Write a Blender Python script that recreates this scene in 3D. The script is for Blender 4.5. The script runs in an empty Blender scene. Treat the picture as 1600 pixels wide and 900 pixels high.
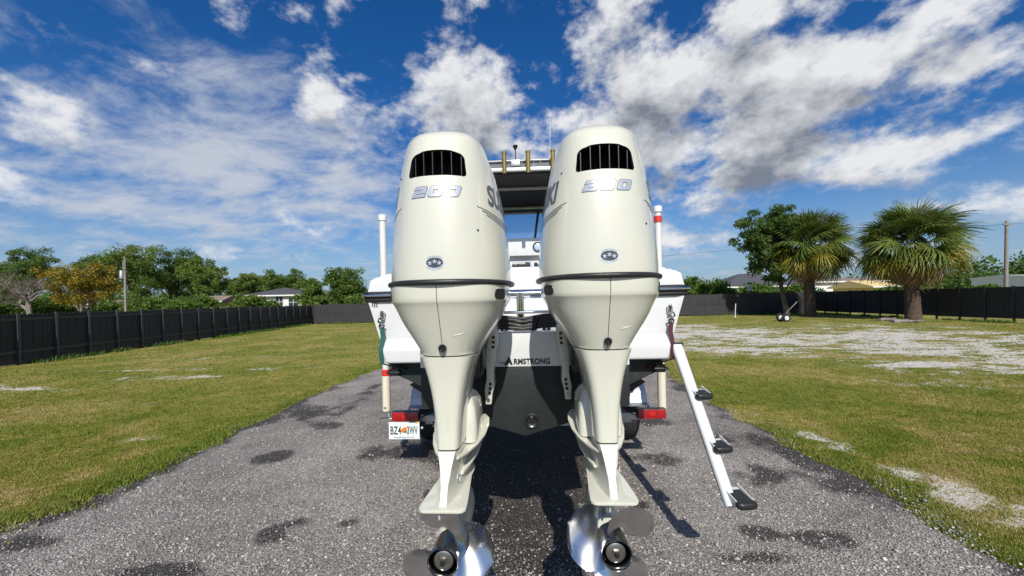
import bpy, bmesh, math, random
import numpy as np
from mathutils import Vector, Matrix

random.seed(7); RNG = np.random.default_rng(7)
S = bpy.context.scene
COL = S.collection
R = math.radians

# ------------------------------------------------------------------ camera
CAM_H, FPX, HOR, ROLL = 1.70, 600.0, 468.0, 0.0227      # eye height, focal length (px of 1600), horizon row, roll
cd = bpy.data.cameras.new('camera'); cam = bpy.data.objects.new('camera', cd); COL.objects.link(cam)
cd.sensor_width = 36.0; cd.lens = 36.0 * FPX / 1600.0
cd.shift_y = (HOR - 450.0) / 1600.0
cd.clip_start = 0.05; cd.clip_end = 6000.0
cam.matrix_world = Matrix.Translation((0, 0, CAM_H)) @ Matrix.Rotation(R(90), 4, 'X') @ Matrix.Rotation(-ROLL, 4, 'Z')
S.camera = cam

# ------------------------------------------------------------------ light
SUN_EL, SUN_AZ = R(41.0), R(3.0)          # behind the camera, a touch to the right
to_sun = Vector((math.sin(SUN_AZ) * math.cos(SUN_EL), -math.cos(SUN_AZ) * math.cos(SUN_EL), math.sin(SUN_EL)))
sl = bpy.data.lights.new('sun', 'SUN'); sun = bpy.data.objects.new('sun', sl); COL.objects.link(sun)
sl.energy = 4.9; sl.angle = R(0.53); sl.color = (1.0, 0.955, 0.88)
sun.rotation_euler = to_sun.to_track_quat('Z', 'Y').to_euler()
sun.location = (4, -20, 20)

S.view_settings.view_transform = 'Standard'; S.view_settings.look = 'None'
S.view_settings.exposure = 0.0; S.view_settings.gamma = 1.0; S.view_settings.use_curve_mapping = False
S.render.resolution_x = 1024; S.render.resolution_y = 576
S.render.engine = 'CYCLES'
S.cycles.max_bounces = 6; S.cycles.diffuse_bounces = 3; S.cycles.glossy_bounces = 3; S.cycles.transmission_bounces = 3

# ------------------------------------------------------------------ node helper
class NT:
    def __init__(s, tree): s.t = tree
    def n(s, kind, ins=None, **props):
        nd = s.t.nodes.new(kind)
        for k, v in props.items(): setattr(nd, k, v)
        for k, v in (ins or {}).items(): s.put(nd.inputs[k], v)
        return nd
    def put(s, sock, v):
        if isinstance(v, bpy.types.NodeSocket): s.t.links.new(v, sock)
        elif isinstance(v, bpy.types.Node): s.t.links.new(v.outputs[0], sock)
        else: sock.default_value = v
    def m(s, op, a, b=None, c=None, clamp=False):
        ins = {0: a}
        if b is not None: ins[1] = b
        if c is not None: ins[2] = c
        return s.n('ShaderNodeMath', ins, operation=op, use_clamp=clamp).outputs[0]
    def ramp(s, fac, stops, interp='LINEAR'):
        nd = s.n('ShaderNodeValToRGB', {0: fac}); cr = nd.color_ramp; cr.interpolation = interp
        while len(cr.elements) < len(stops): cr.elements.new(0.5)
        for e, (p, c) in zip(cr.elements, stops):
            e.position = p; e.color = c if len(c) == 4 else (*c, 1)
        return nd.outputs[0]
    def mix(s, f, a, b, blend='MIX'):
        nd = s.n('ShaderNodeMix', data_type='RGBA', blend_type=blend)
        s.put(nd.inputs['Factor'], f)
        for i, v in ((6, a), (7, b)):
            if isinstance(v, tuple) and len(v) == 3: v = (*v, 1)
            s.put(nd.inputs[i], v)
        return nd.outputs[2]
    def sstep(s, x, a, b):
        nd = s.n('ShaderNodeMapRange', {0: x, 1: a, 2: b, 3: 0.0, 4: 1.0}, interpolation_type='SMOOTHSTEP')
        return nd.outputs[0]
    def noise(s, vec, scale, detail=4, rough=0.5, dist=0.0):
        return s.n('ShaderNodeTexNoise', {'Vector': vec, 'Scale': scale, 'Detail': detail, 'Roughness': rough, 'Distortion': dist})

# ------------------------------------------------------------------ sky with clouds
W = bpy.data.worlds.new('World'); S.world = W; W.use_nodes = True
wt = W.node_tree; wt.nodes.clear(); g = NT(wt)
sky = g.n('ShaderNodeTexSky', sky_type='NISHITA', sun_disc=False, sun_elevation=SUN_EL,
          sun_rotation=R(180) - SUN_AZ, altitude=10, air_density=1.0, dust_density=0.6, ozone_density=2.2)
geo = g.n('ShaderNodeTexCoord')
D0 = geo.outputs['Generated']
def sky_dir(px, py):
    u, v = (px - 800) / FPX, (HOR - py) / FPX
    return math.atan(u), math.atan(v / math.hypot(1, u))
# cumulus banks: centre, half extents (deg-like picture units), turn, weight
BLOBS = [(1120, 140, 300, 125, -3, .52), (1000, 235, 260, 80, 4, .42), (1230, 200, 170, 65, 8, .34), (1500, 55, 210, 95, 10, .48), (1530, 125, 140, 40, 0, .26),
         (1280, 272, 280, 56, 4, .42), (1500, 235, 210, 48, 10, .40), (955, 35, 130, 60, 18, .38), (1250, 5, 150, 36, -4, .36),
         (735, 125, 120, 95, 40, .46), (640, 190, 160, 56, 0, .38), (505, 115, 44, 44, 0, .36), (578, 108, 60, 18, 20, .22), (1080, 325, 110, 48, -8, .38), (1085, 385, 130, 30, 0, .28),
         (60, 155, 170, 48, -14, .38), (12, 266, 90, 44, -6, .38), (500, 362, 140, 38, 4, .36), (300, 386, 240, 24, 2, .32),
         (830, 200, 150, 70, 0, .26), (1560, 335, 130, 38, 0, .30), (800, 15, 90, 16, -15, .18)]
cg = bpy.data.node_groups.new('cloud_field', 'ShaderNodeTree')
cg.interface.new_socket('Dir', in_out='INPUT', socket_type='NodeSocketVector')
cg.interface.new_socket('Density', in_out='OUTPUT', socket_type='NodeSocketFloat')
c = NT(cg); gi = c.n('NodeGroupInput'); go = c.n('NodeGroupOutput')
sp = c.n('ShaderNodeSeparateXYZ', {0: gi.outputs[0]})
X, Y, Z = sp.outputs
az = c.m('ARCTAN2', X, Y); el = c.m('ARCSINE', Z)
ae = c.n('ShaderNodeCombineXYZ', {0: az, 1: el, 2: 0.0}).outputs[0]
tot = None
for (px, py, rx, ry, turn, amp) in BLOBS:
    a0, e0 = sky_dir(px, py); k = math.cos(a0) ** 2
    mp = c.n('ShaderNodeMapping', {'Vector': ae, 'Location': (a0, e0, 0), 'Rotation': (0, 0, R(turn)), 'Scale': (rx / FPX * k, ry / FPX * math.cos(a0), 1)}, vector_type='TEXTURE')
    ln = c.n('ShaderNodeVectorMath', {0: mp.outputs[0]}, operation='LENGTH').outputs['Value']
    gau = c.n('ShaderNodeMapRange', {0: ln, 1: 0.0, 2: 1.35, 3: amp, 4: 0.0}, interpolation_type='SMOOTHSTEP').outputs[0]
    tot = gau if tot is None else c.m('ADD', tot, gau)
tot = c.m('MINIMUM', tot, 0.64)
# the same broken cloud goes on behind the camera
vm = c.n('ShaderNodeVectorMath', {0: gi.outputs[0], 1: (1.0, 1.0, 1.5)}, operation='MULTIPLY').outputs[0]
gen = c.noise(vm, 1.6, 1, .5).outputs[0]
back = c.sstep(Y, 0.45, 0.05)
genb = c.m('MULTIPLY', c.m('MULTIPLY', c.sstep(gen, 0.50, 0.72), 0.45), back)
n1 = c.noise(vm, 6.5, 10, .62, .0)
v1 = c.n('ShaderNodeTexVoronoi', {'Vector': c.mix(.05, vm, n1.outputs[1]), 'Scale': 17.0, 'Detail': 1.6, 'Roughness': .55, 'Lacunarity': 2.3}, feature='F1', normalize=True).outputs['Distance']
puff = c.m('MULTIPLY', c.m('SUBTRACT', .40, v1), .55)
D = c.m('ADD', c.m('ADD', tot, genb), c.m('ADD', puff, c.m('MULTIPLY', c.m('SUBTRACT', n1.outputs[0], .5), 2.1)))
c.put(go.inputs[0], D)
def cloud_at(vec):
    nd = g.n('ShaderNodeGroup'); nd.node_tree = cg; g.put(nd.inputs[0], vec); return nd.outputs[0]
def up(vec, dz):
    a = g.n('ShaderNodeVectorMath', {0: vec, 1: (0, -dz * .3, dz)}, operation='ADD').outputs[0]
    return g.n('ShaderNodeVectorMath', {0: a}, operation='NORMALIZE').outputs[0]
d0, d1 = cloud_at(D0), cloud_at(up(D0, .065))
alpha = g.sstep(d0, .21, .64)
shade = g.m('ADD', g.m('MULTIPLY', g.sstep(d1, .05, 1.30), 1.08), g.m('MULTIPLY', g.m('SUBTRACT', d1, d0), .30), clamp=True)
ccol = g.mix(shade, (9.8, 9.9, 10.1), (2.4, 2.7, 3.3))
# thin high sheet, streaked
sx = g.n('ShaderNodeSeparateXYZ', {0: D0})
zz = g.m('ADD', g.m('MAXIMUM', sx.outputs[2], 0.0), .22)
pl = g.n('ShaderNodeCombineXYZ', {0: g.m('DIVIDE', sx.outputs[0], zz), 1: g.m('DIVIDE', sx.outputs[1], zz), 2: 0.0}).outputs[0]
rotp = g.n('ShaderNodeMapping', {'Vector': pl, 'Rotation': (0, 0, R(24)), 'Scale': (1.0, 1.3, 1)}).outputs[0]
s1 = g.noise(rotp, 3.4, 9, .64, .25).outputs[0]
s0 = g.noise(pl, .55, 2, .5).outputs[0]
azw = g.m('ARCTAN2', sx.outputs[0], sx.outputs[1])
elw = g.m('ARCSINE', sx.outputs[2])
def sheet(px, py, rx, ry, amp):
    a0, e0 = sky_dir(px, py); ra, re = rx / FPX * math.cos(a0) ** 2, ry / FPX * math.cos(a0)
    p = g.m('DIVIDE', g.m('SUBTRACT', azw, a0), ra); q = g.m('DIVIDE', g.m('SUBTRACT', elw, e0), re)
    return g.m('MULTIPLY', g.m('POWER', 2.718, g.m('MULTIPLY', g.m('ADD', g.m('MULTIPLY', p, p), g.m('MULTIPLY', q, q)), -.8)), amp)
shm = sheet(350, 235, 340, 105, .60)
for a in ((560, 210, 180, 70, .16), (90, 330, 260, 60, .16), (430, 320, 260, 50, .16), (1100, 395, 400, 50, .25), (300, 400, 600, 30, .15)): shm = g.m('ADD', shm, sheet(*a))
backw = g.m('MULTIPLY', g.sstep(sx.outputs[1], .45, .05), g.m('MULTIPLY', s0, .45))
wisp = g.sstep(g.m('ADD', g.m('ADD', shm, backw), g.m('MULTIPLY', g.m('SUBTRACT', s1, .5), 2.0)), .10, .90)
wisp = g.m('MULTIPLY', wisp, .92)
# deepen the blue of the clear air
hs = g.n('ShaderNodeHueSaturation', {'Saturation': 1.38, 'Value': 1.06, 'Color': sky.outputs[0]}).outputs[0]
hs = g.mix(1.0, hs, (.72, .90, 1.14), 'MULTIPLY')
hs = g.mix(g.m('MULTIPLY', g.sstep(elw, .30, -.02), .72), hs, (3.6, 5.0, 7.0))
base = g.mix(wisp, hs, (6.6, 7.1, 8.0))
full = g.mix(g.m('MULTIPLY', alpha, .97), base, ccol)
bg = g.n('ShaderNodeBackground', {'Color': full, 'Strength': 0.085})
g.n('ShaderNodeOutputWorld', {0: bg.outputs[0]})

# ------------------------------------------------------------------ materials
MATS = {}
def material(name, color=(.5, .5, .5), rough=.5, metal=0.0, coat=0.0, vary=0.0, vscale=8.0, bump=0.0, bscale=60.0, island=0.0,
             trans=0.0, spec=.5, dirt=None, dscale=3.0, damt=.5, emit=None):
    if name in MATS: return MATS[name]
    m = bpy.data.materials.new(name); m.use_nodes = True; t = NT(m.node_tree); m.node_tree.nodes.clear()
    b = t.n('ShaderNodeBsdfPrincipled', {'Roughness': rough, 'Metallic': metal, 'Coat Weight': coat, 'Coat Roughness': .06, 'Specular IOR Level': spec})
    tc = t.n('ShaderNodeTexCoord').outputs['Object']
    col = t.n('ShaderNodeRGB').outputs[0]; col.default_value = (*color, 1)
    if vary:
        nz = t.noise(tc, vscale, 6, .6).outputs[0]
        col = t.mix(1.0, col, t.ramp(nz, [(.25, (1 - vary,) * 3), (.75, (1 + vary * .6,) * 3)]), 'MULTIPLY')
    if dirt:
        nz = t.noise(tc, dscale, 8, .7, .4).outputs[0]
        col = t.mix(t.m('MULTIPLY', t.sstep(nz, .5, .75), damt), col, dirt)
        t.put(b.inputs['Roughness'], t.m('ADD', rough, t.m('MULTIPLY', nz, .12)))
    if island:
        gm = t.n('ShaderNodeNewGeometry').outputs['Random Per Island']
        col = t.mix(1.0, col, t.ramp(gm, [(0, (1 - island,) * 3), (1, (1 + island,) * 3)]), 'MULTIPLY')
    t.put(b.inputs['Base Color'], col)
    if bump:
        nz = t.noise(tc, bscale, 5, .6).outputs[0]
        t.put(b.inputs['Normal'], t.n('ShaderNodeBump', {'Strength': bump, 'Distance': .02, 'Height': nz}).outputs[0])
    if trans:
        tr = t.n('ShaderNodeBsdfTranslucent', {'Color': col})
        mx = t.n('ShaderNodeMixShader', {0: trans, 1: b.outputs[0], 2: tr.outputs[0]}); out = mx.outputs[0]
    else: out = b.outputs[0]
    t.n('ShaderNodeOutputMaterial', {0: out})
    MATS[name] = m; return m
def leafmat(name, stops, trans=.35, rough=.55):
    if name in MATS: return MATS[name]
    m = bpy.data.materials.new(name); m.use_nodes = True; t = NT(m.node_tree); m.node_tree.nodes.clear()
    gm = t.n('ShaderNodeNewGeometry').outputs['Random Per Island']
    tc = t.n('ShaderNodeTexCoord').outputs['Object']
    nz = t.noise(tc, .9, 3, .6).outputs[0]
    f = t.m('ADD', t.m('MULTIPLY', gm, .55), t.m('MULTIPLY', t.sstep(nz, .3, .7), .45))
    col = t.ramp(f, stops)
    b = t.n('ShaderNodeBsdfPrincipled', {'Base Color': col, 'Roughness': rough, 'Specular IOR Level': .35})
    tr = t.n('ShaderNodeBsdfTranslucent', {'Color': col})
    mx = t.n('ShaderNodeMixShader', {0: trans, 1: b.outputs[0], 2: tr.outputs[0]})
    t.n('ShaderNodeOutputMaterial', {0: mx.outputs[0]})
    MATS[name] = m; return m
def glassmat(name, tint, alpha):
    m = bpy.data.materials.new(name); m.use_nodes = True; t = NT(m.node_tree); m.node_tree.nodes.clear()
    a = t.n('ShaderNodeBsdfTransparent', {'Color': (*tint, 1)}); b = t.n('ShaderNodeBsdfGlossy', {'Roughness': .05, 'Color': (.9, .95, 1, 1)})
    fr = t.n('ShaderNodeFresnel', {'IOR': 1.45})
    mx = t.n('ShaderNodeMixShader', {0: t.m('ADD', fr.outputs[0], alpha, clamp=True), 1: a.outputs[0], 2: b.outputs[0]})
    t.n('ShaderNodeOutputMaterial', {0: mx.outputs[0]}); MATS[name] = m; return m

cowl_white = material('cowl_white', (.62, .615, .515), .34, coat=1.0, dirt=(.62, .60, .49), dscale=2.2, damt=.16, vary=.03, vscale=3)
def streaky(mat, dark):
    t = NT(mat.node_tree); b = [n for n in mat.node_tree.nodes if n.type == 'BSDF_PRINCIPLED'][0]; src = b.inputs['Base Color'].links[0].from_socket
    tc = t.n('ShaderNodeTexCoord').outputs['Object']; mp = t.n('ShaderNodeMapping', {'Vector': tc, 'Scale': (26, 26, 1.1)}).outputs[0]
    nz = t.noise(mp, 1.0, 5, .6).outputs[0]; sp_ = t.noise(tc, 90, 3, .6).outputs[0]
    col = t.mix(t.m('MULTIPLY', t.sstep(nz, .56, .80), .30), src, dark)
    col = t.mix(t.m('MULTIPLY', t.sstep(sp_, .70, .78), .35), col, dark)
    t.put(b.inputs['Base Color'], col)
    big = t.noise(tc, 2.0, 3, .5).outputs[0]; t.put(b.inputs['Coat Roughness'], t.m('MULTIPLY', big, .10))
streaky(cowl_white, (.50, .48, .38))
gel_white = material('gelcoat_white', (.67, .68, .675), .22, coat=.5, dirt=(.66, .66, .62), dscale=2.5, damt=.25)
streaky(gel_white, (.52, .51, .46))
deck_white = material('deck_white', (.66, .66, .645), .45, vary=.05, vscale=5)
bottom_paint = material('bottom_paint', (.014, .019, .018), .55, vary=.4, vscale=7, bump=.15, bscale=40, dirt=(.05, .055, .05), dscale=5, damt=.5)
rubber = material('rubber', (.018, .018, .019), .42, vary=.2, bump=.1, bscale=200)
black_plastic = material('black_plastic', (.012, .012, .013), .35)
dark_hole = material('dark_recess', (.006, .006, .006), .7)
chrome = material('chrome', (.78, .79, .80), .09, metal=1.0)
steel = material('steel_polished', (.62, .62, .62), .2, metal=1.0, vary=.12, vscale=9)
steel_hub = material('steel_hub', (.30, .30, .30), .17, metal=1.0, vary=.3, vscale=9)
steel_dull = material('steel_dull', (.40, .38, .35), .32, metal=1.0, vary=.2, vscale=20)
steel_dark = material('steel_dark', (.09, .09, .09), .3, metal=.9)
brass = material('aged_gold_tube', (.36, .27, .10), .38, metal=.6, vary=.25, vscale=20)
silver_decal = material('silver_decal', (.60, .62, .66), .28, metal=.5)
grey_decal = material('grey_decal', (.050, .056, .068), .4)
side_decal = material('side_grey_decal', (.085, .095, .112), .35)
mid_decal = material('mid_grey_decal', (.20, .21, .23), .4)
light_decal = material('light_decal', (.66, .69, .72), .3, metal=.3)
aluminium = material('aluminium', (.50, .51, .52), .42, metal=.85, vary=.2, vscale=10)
galv = material('galvanised', (.42, .43, .44), .5, metal=.7, vary=.3, vscale=14)
paint_ladder = material('ladder_white', (.62, .64, .635), .38, dirt=(.5, .5, .46), dscale=6, damt=.35)
pvc = material('pvc_cream', (.70, .655, .53), .42, dirt=(.55, .5, .4), dscale=7, damt=.35)
pvc_white = material('pvc_white', (.68, .67, .645), .4, dirt=(.6, .58, .52), dscale=6, damt=.25)
red_tape = material('red_tape', (.62, .035, .02), .4)
red_lens = material('red_lens', (.36, .008, .012), .15, coat=.8, vary=.25, vscale=60)
amber = material('amber_lens', (.55, .16, .01), .2)
grip = material('tread_grip', (.02, .02, .022), .85, bump=.6, bscale=250)
strap_green = material('strap_green', (.010, .085, .068), .75, bump=.3, bscale=220)
strap_maroon = material('strap_maroon', (.065, .010, .018), .75, bump=.3, bscale=220)
plate_white = material('plate_white', (.74, .77, .76), .4)
plate_green = material('plate_ink', (.01, .06, .045), .5)
orange = material('orange_fruit', (.75, .20, .02), .5)
leaf_ink = material('leaf_ink', (.03, .2, .12), .5)
yellow_sticker = material('sticker_yellow', (.75, .52, .03), .5)
tyre = material('tyre', (.02, .02, .02), .8, bump=.3, bscale=50)
top_black = material('black_canvas', (.018, .018, .022), .7, vary=.3, vscale=3, bump=.2, bscale=8)
clear = glassmat('clear_vinyl', (.78, .84, .90), .06)
fence_paint = material('fence_charcoal', (.017, .0165, .019), .6, vary=.3, vscale=2.0, bump=.2, bscale=30)
def object_vary(mat, amt):
    t = NT(mat.node_tree); b = [n for n in mat.node_tree.nodes if n.type == 'BSDF_PRINCIPLED'][0]; src = b.inputs['Base Color'].links[0].from_socket
    rn = t.n('ShaderNodeObjectInfo').outputs['Random']; col = t.mix(1.0, src, t.ramp(rn, [(0, (1 - amt,) * 3), (1, (1 + amt,) * 3)]), 'MULTIPLY')
    tc = t.n('ShaderNodeTexCoord').outputs['Object']; z = t.n('ShaderNodeSeparateXYZ', {0: tc}).outputs[2]; nz = t.noise(tc, 6, 4, .6).outputs[0]
    col = t.mix(t.m('MULTIPLY', t.sstep(t.m('ADD', z, t.m('MULTIPLY', nz, .35)), .55, .15), .5), col, (.09, .08, .065)); t.put(b.inputs['Base Color'], col)
object_vary(fence_paint, .3)
fence_back = material('fence_charcoal_face', (.031, .029, .032), .65, vary=.2, vscale=1.5)
bark = material('bark', (.13, .10, .075), .9, vary=.5, vscale=9, bump=.8, bscale=14)
bark_grey = material('bark_grey', (.24, .205, .19), .9, vary=.4, vscale=9, bump=.6, bscale=14)
palm_bark = material('palm_bark', (.10, .068, .048), .95, vary=.5, vscale=6, bump=.9, bscale=10)
wood_pole = material('weathered_pole', (.27, .245, .22), .9, vary=.35, vscale=5, bump=.4, bscale=20)
stucco_white = material('stucco_white', (.74, .74, .72), .8, vary=.06)
stucco_tan = material('stucco_tan', (.55, .40, .24), .8, vary=.1)
stucco_yellow = material('stucco_yellow', (.70, .52, .24), .8, vary=.1)
roof_grey = material('roof_shingle_grey', (.075, .075, .082), .85, vary=.3, vscale=12, bump=.4, bscale=9)
roof_tan = material('roof_shingle_tan', (.24, .18, .14), .85, vary=.3, vscale=12)
roof_orange = material('roof_tile_orange', (.40, .15, .06), .8, vary=.3, vscale=12)
win_glass = material('window_glass', (.03, .04, .05), .08)
car_paint = material('car_paint_white', (.7, .7, .7), .2, coat=1)
pine_leaf = leafmat('pine_needles', [(0, (.07, .12, .022)), (.5, (.15, .23, .040)), (1, (.29, .36, .065))], .42)
pine_dark = leafmat('pine_needles_dark', [(0, (.045, .085, .022)), (.5, (.10, .175, .036)), (1, (.19, .28, .055))], .42)
oak_leaf = leafmat('oak_leaves', [(0, (.055, .105, .020)), (.5, (.125, .205, .036)), (1, (.24, .31, .06))], .42)
lush_leaf = leafmat('lush_leaves', [(0, (.03, .075, .012)), (.5, (.09, .17, .02)), (1, (.19, .27, .035))])
yellow_leaf = leafmat('yellow_leaves', [(0, (.12, .12, .018)), (.5, (.29, .215, .022)), (1, (.42, .31, .04))])
bare_twig = leafmat('bare_twigs', [(0, (.13, .095, .08)), (1, (.24, .18, .155))], 0.0, .9)
frond_green = leafmat('frond_green', [(0, (.045, .08, .018)), (.5, (.12, .17, .034)), (1, (.25, .28, .06))], .3, .4)
frond_yellow = leafmat('frond_yellow', [(0, (.15, .15, .02)), (.6, (.30, .26, .03)), (1, (.42, .34, .05))], .3, .45)
frond_dead = leafmat('frond_dead', [(0, (.15, .085, .04)), (.6, (.36, .23, .115)), (1, (.50, .36, .22))], .15, .8)
bloom_mat = leafmat('old_bloom', [(0, (.14, .11, .095)), (1, (.26, .22, .20))], .1, .9)

# ------------------------------------------------------------------ mesh helpers
def link(o, parent=None):
    COL.objects.link(o)
    if parent is not None: o.parent = parent
    return o
def tag(o, label=None, cat=None, group=None, kind=None):
    if label: o['label'] = label
    if cat: o['category'] = cat
    if group: o['group'] = group
    if kind: o['kind'] = kind
    return o
def empty(name, loc=(0, 0, 0), rz=0.0, label=None, cat=None, group=None):
    o = bpy.data.objects.new(name, None); COL.objects.link(o); o.location = loc; o.rotation_euler = (0, 0, rz)
    o.empty_display_size = .2
    return tag(o, label, cat, group)
def copy_tree(o, parent=None):
    cpy = o.copy(); COL.objects.link(cpy); cpy.parent = parent
    for ch in list(o.children): copy_tree(ch, cpy)
    return cpy
def smooth_mesh(me, ang=38):
    me.polygons.foreach_set('use_smooth', [True] * len(me.polygons))
    if ang: me.set_sharp_from_angle(angle=R(ang))
class MB:
    def __init__(s): s.v = []; s.f = []
    def add(s, vs, fs):
        k = len(s.v); s.v += [tuple(p) for p in vs]; s.f += [tuple(i + k for i in f) for f in fs]; return s
    def box(s, c, size, rot=None):
        hx, hy, hz = size[0] / 2, size[1] / 2, size[2] / 2
        vs = [Vector((x, y, z)) for x in (-hx, hx) for y in (-hy, hy) for z in (-hz, hz)]
        if rot is not None: vs = [rot @ p for p in vs]
        vs = [p + Vector(c) for p in vs]
        return s.add(vs, [(0, 1, 3, 2), (4, 6, 7, 5), (0, 4, 5, 1), (2, 3, 7, 6), (0, 2, 6, 4), (1, 5, 7, 3)])
    def beam(s, a, b, w, h, upv=(0, 0, 1)):
        a, b = Vector(a), Vector(b); d = (b - a).normalized(); u = Vector(upv)
        r = d.cross(u).normalized(); u = r.cross(d)
        vs = [p + r * sx * w / 2 + u * sz * h / 2 for p in (a, b) for sx, sz in ((-1, -1), (1, -1), (1, 1), (-1, 1))]
        return s.add(vs, [(3, 2, 1, 0), (4, 5, 6, 7), (0, 1, 5, 4), (1, 2, 6, 5), (2, 3, 7, 6), (3, 0, 4, 7)])
    def loft(s, rings, cap0=True, cap1=True, closed=True):
        n = len(rings[0]); k = len(s.v); s.v += [tuple(p) for r in rings for p in r]
        for i in range(len(rings) - 1):
            for j in range(n if closed else n - 1):
                a, b = k + i * n + j, k + i * n + (j + 1) % n
                s.f.append((a, b, b + n, a + n))
        if cap0: s.f.append(tuple(k + j for j in reversed(range(n))))
        if cap1: s.f.append(tuple(k + (len(rings) - 1) * n + j for j in range(n)))
        return s
    def tube(s, pts, rad, n=8, cap=True):
        pts = [Vector(p) for p in pts]; rings = []
        rr = rad if isinstance(rad, (list, tuple)) else [rad] * len(pts)
        prev = None
        for i, p in enumerate(pts):
            t = (pts[min(i + 1, len(pts) - 1)] - pts[max(i - 1, 0)]).normalized()
            if prev is None:
                u = t.cross(Vector((0, 0, 1)))
                if u.length < .05: u = t.cross(Vector((1, 0, 0)))
                u.normalize()
            else: u = (prev - t * prev.dot(t)).normalized()
            prev = u; w = t.cross(u)
            rings.append([p + (u * math.cos(2 * math.pi * j / n) + w * math.sin(2 * math.pi * j / n)) * rr[i] for j in range(n)])
        return s.loft(rings, cap, cap)
    def lathe(s, prof, origin, axis, n=24, cap0=True, cap1=True):
        # prof: (radius, distance along axis)
        ax = Vector(axis).normalized(); u = ax.cross(Vector((0, 0, 1)))
        if u.length < .05: u = ax.cross(Vector((1, 0, 0)))
        u.normalize(); w = ax.cross(u); o = Vector(origin)
        rings = [[o + ax * d + (u * math.cos(2 * math.pi * j / n) + w * math.sin(2 * math.pi * j / n)) * max(r, 1e-4) for j in range(n)] for r, d in prof]
        return s.loft(rings, cap0, cap1)
    def prism(s, poly, origin, ux, uy, depth):
        ux, uy, o = Vector(ux), Vector(uy), Vector(origin); nrm = ux.cross(uy).normalized()
        return s.loft([[o + ux * x + uy * y + nrm * h for x, y in poly] for h in (0, depth)])
    def build(s, name, mat, parent=None, smooth=38, bevel=0.0, seg=2, loc=None):
        me = bpy.data.meshes.new(name); me.from_pydata(s.v, [], s.f); me.update()
        bm = bmesh.new(); bm.from_mesh(me); bmesh.ops.recalc_face_normals(bm, faces=bm.faces)
        if bevel: bmesh.ops.bevel(bm, geom=[e for e in bm.edges if len(e.link_faces) == 2 and e.calc_face_angle(0) > .5], offset=bevel, segments=seg, affect='EDGES', profile=.6, clamp_overlap=True)
        bm.to_mesh(me); bm.free()
        if smooth: smooth_mesh(me, smooth)
        me.materials.append(mat)
        o = bpy.data.objects.new(name, me)
        if loc: o.location = loc
        return link(o, parent)
def np_mesh(name, V, F, mat, parent=None, smooth=0):
    V = np.asarray(V, np.float32); F = np.asarray(F, np.int32); k = F.shape[1]
    me = bpy.data.meshes.new(name); me.vertices.add(len(V)); me.vertices.foreach_set('co', V.ravel())
    me.loops.add(F.size); me.loops.foreach_set('vertex_index', F.ravel())
    me.polygons.add(len(F)); me.polygons.foreach_set('loop_start', np.arange(0, F.size, k, dtype=np.int32))
    me.polygons.foreach_set('loop_total', np.full(len(F), k, np.int32))
    me.update(calc_edges=True); me.validate()
    if smooth: smooth_mesh(me, smooth)
    me.materials.append(mat)
    return link(bpy.data.objects.new(name, me), parent)
def crom(xs, table):
    # smooth monotone interpolation of rows (key, v1, v2, ...)
    T = np.array(sorted(table), float); k = T[:, 0]; out = []
    for col in range(1, T.shape[1]):
        y = T[:, col]; h = np.diff(k); dl = np.diff(y) / h; m = np.zeros_like(y); m[0], m[-1] = dl[0], dl[-1]
        for i in range(1, len(y) - 1):
            m[i] = 0 if dl[i - 1] * dl[i] <= 0 else (h[i - 1] + h[i]) * 2 / ((2 * h[i] + h[i - 1]) / dl[i - 1] * 1 + (h[i] + 2 * h[i - 1]) / dl[i]) * 1.5 if False else 2 * dl[i - 1] * dl[i] / (dl[i - 1] + dl[i])
        x = np.clip(xs, k[0], k[-1]); i = np.clip(np.searchsorted(k, x) - 1, 0, len(k) - 2)
        t = (x - k[i]) / h[i]
        out.append((2 * t**3 - 3 * t**2 + 1) * y[i] + (t**3 - 2 * t**2 + t) * h[i] * m[i] + (-2 * t**3 + 3 * t**2) * y[i + 1] + (t**3 - t**2) * h[i] * m[i + 1])
    return out
def fbm(x, y, seed, scale, octv=4):
    # value noise on numpy arrays
    tot = np.zeros_like(x, dtype=float); amp, s, norm = 1.0, scale, 0.0
    for o in range(octv):
        rg = np.random.default_rng(seed + o * 17); tb = rg.random((256, 256))
        xx, yy = x * s + 37.3 * o, y * s + 11.7 * o
        xi, yi = np.floor(xx).astype(int), np.floor(yy).astype(int); fx, fy = xx - xi, yy - yi
        fx, fy = fx * fx * (3 - 2 * fx), fy * fy * (3 - 2 * fy)
        a, b = tb[xi % 256, yi % 256], tb[(xi + 1) % 256, yi % 256]; cc, d = tb[xi % 256, (yi + 1) % 256], tb[(xi + 1) % 256, (yi + 1) % 256]
        tot += amp * ((a * (1 - fx) + b * fx) * (1 - fy) + (cc * (1 - fx) + d * fx) * fy); norm += amp; amp *= .5; s *= 2.0
    return tot / norm
def text_mesh(body, size, bold=0.0, shear=0.0, extrude=0.0, align='CENTER', spacing=1.0):
    cu = bpy.data.curves.new('lettering', 'FONT'); cu.body = body; cu.size = size; cu.offset = bold; cu.shear = shear; cu.extrude = extrude
    cu.align_x = align; cu.align_y = 'CENTER'; cu.space_character = spacing; cu.resolution_u = 4
    o = bpy.data.objects.new('lettering', cu); COL.objects.link(o)
    dg = bpy.context.evaluated_depsgraph_get(); me = bpy.data.meshes.new_from_object(o.evaluated_get(dg))
    bpy.data.objects.remove(o); bpy.data.curves.remove(cu)
    return me
def place_text(name, body, size, M, mat, parent, **kw):
    me = text_mesh(body, size, **kw); me.transform(M); me.materials.clear(); me.materials.append(mat); me.name = name
    return link(bpy.data.objects.new(name, me), parent)
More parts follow.
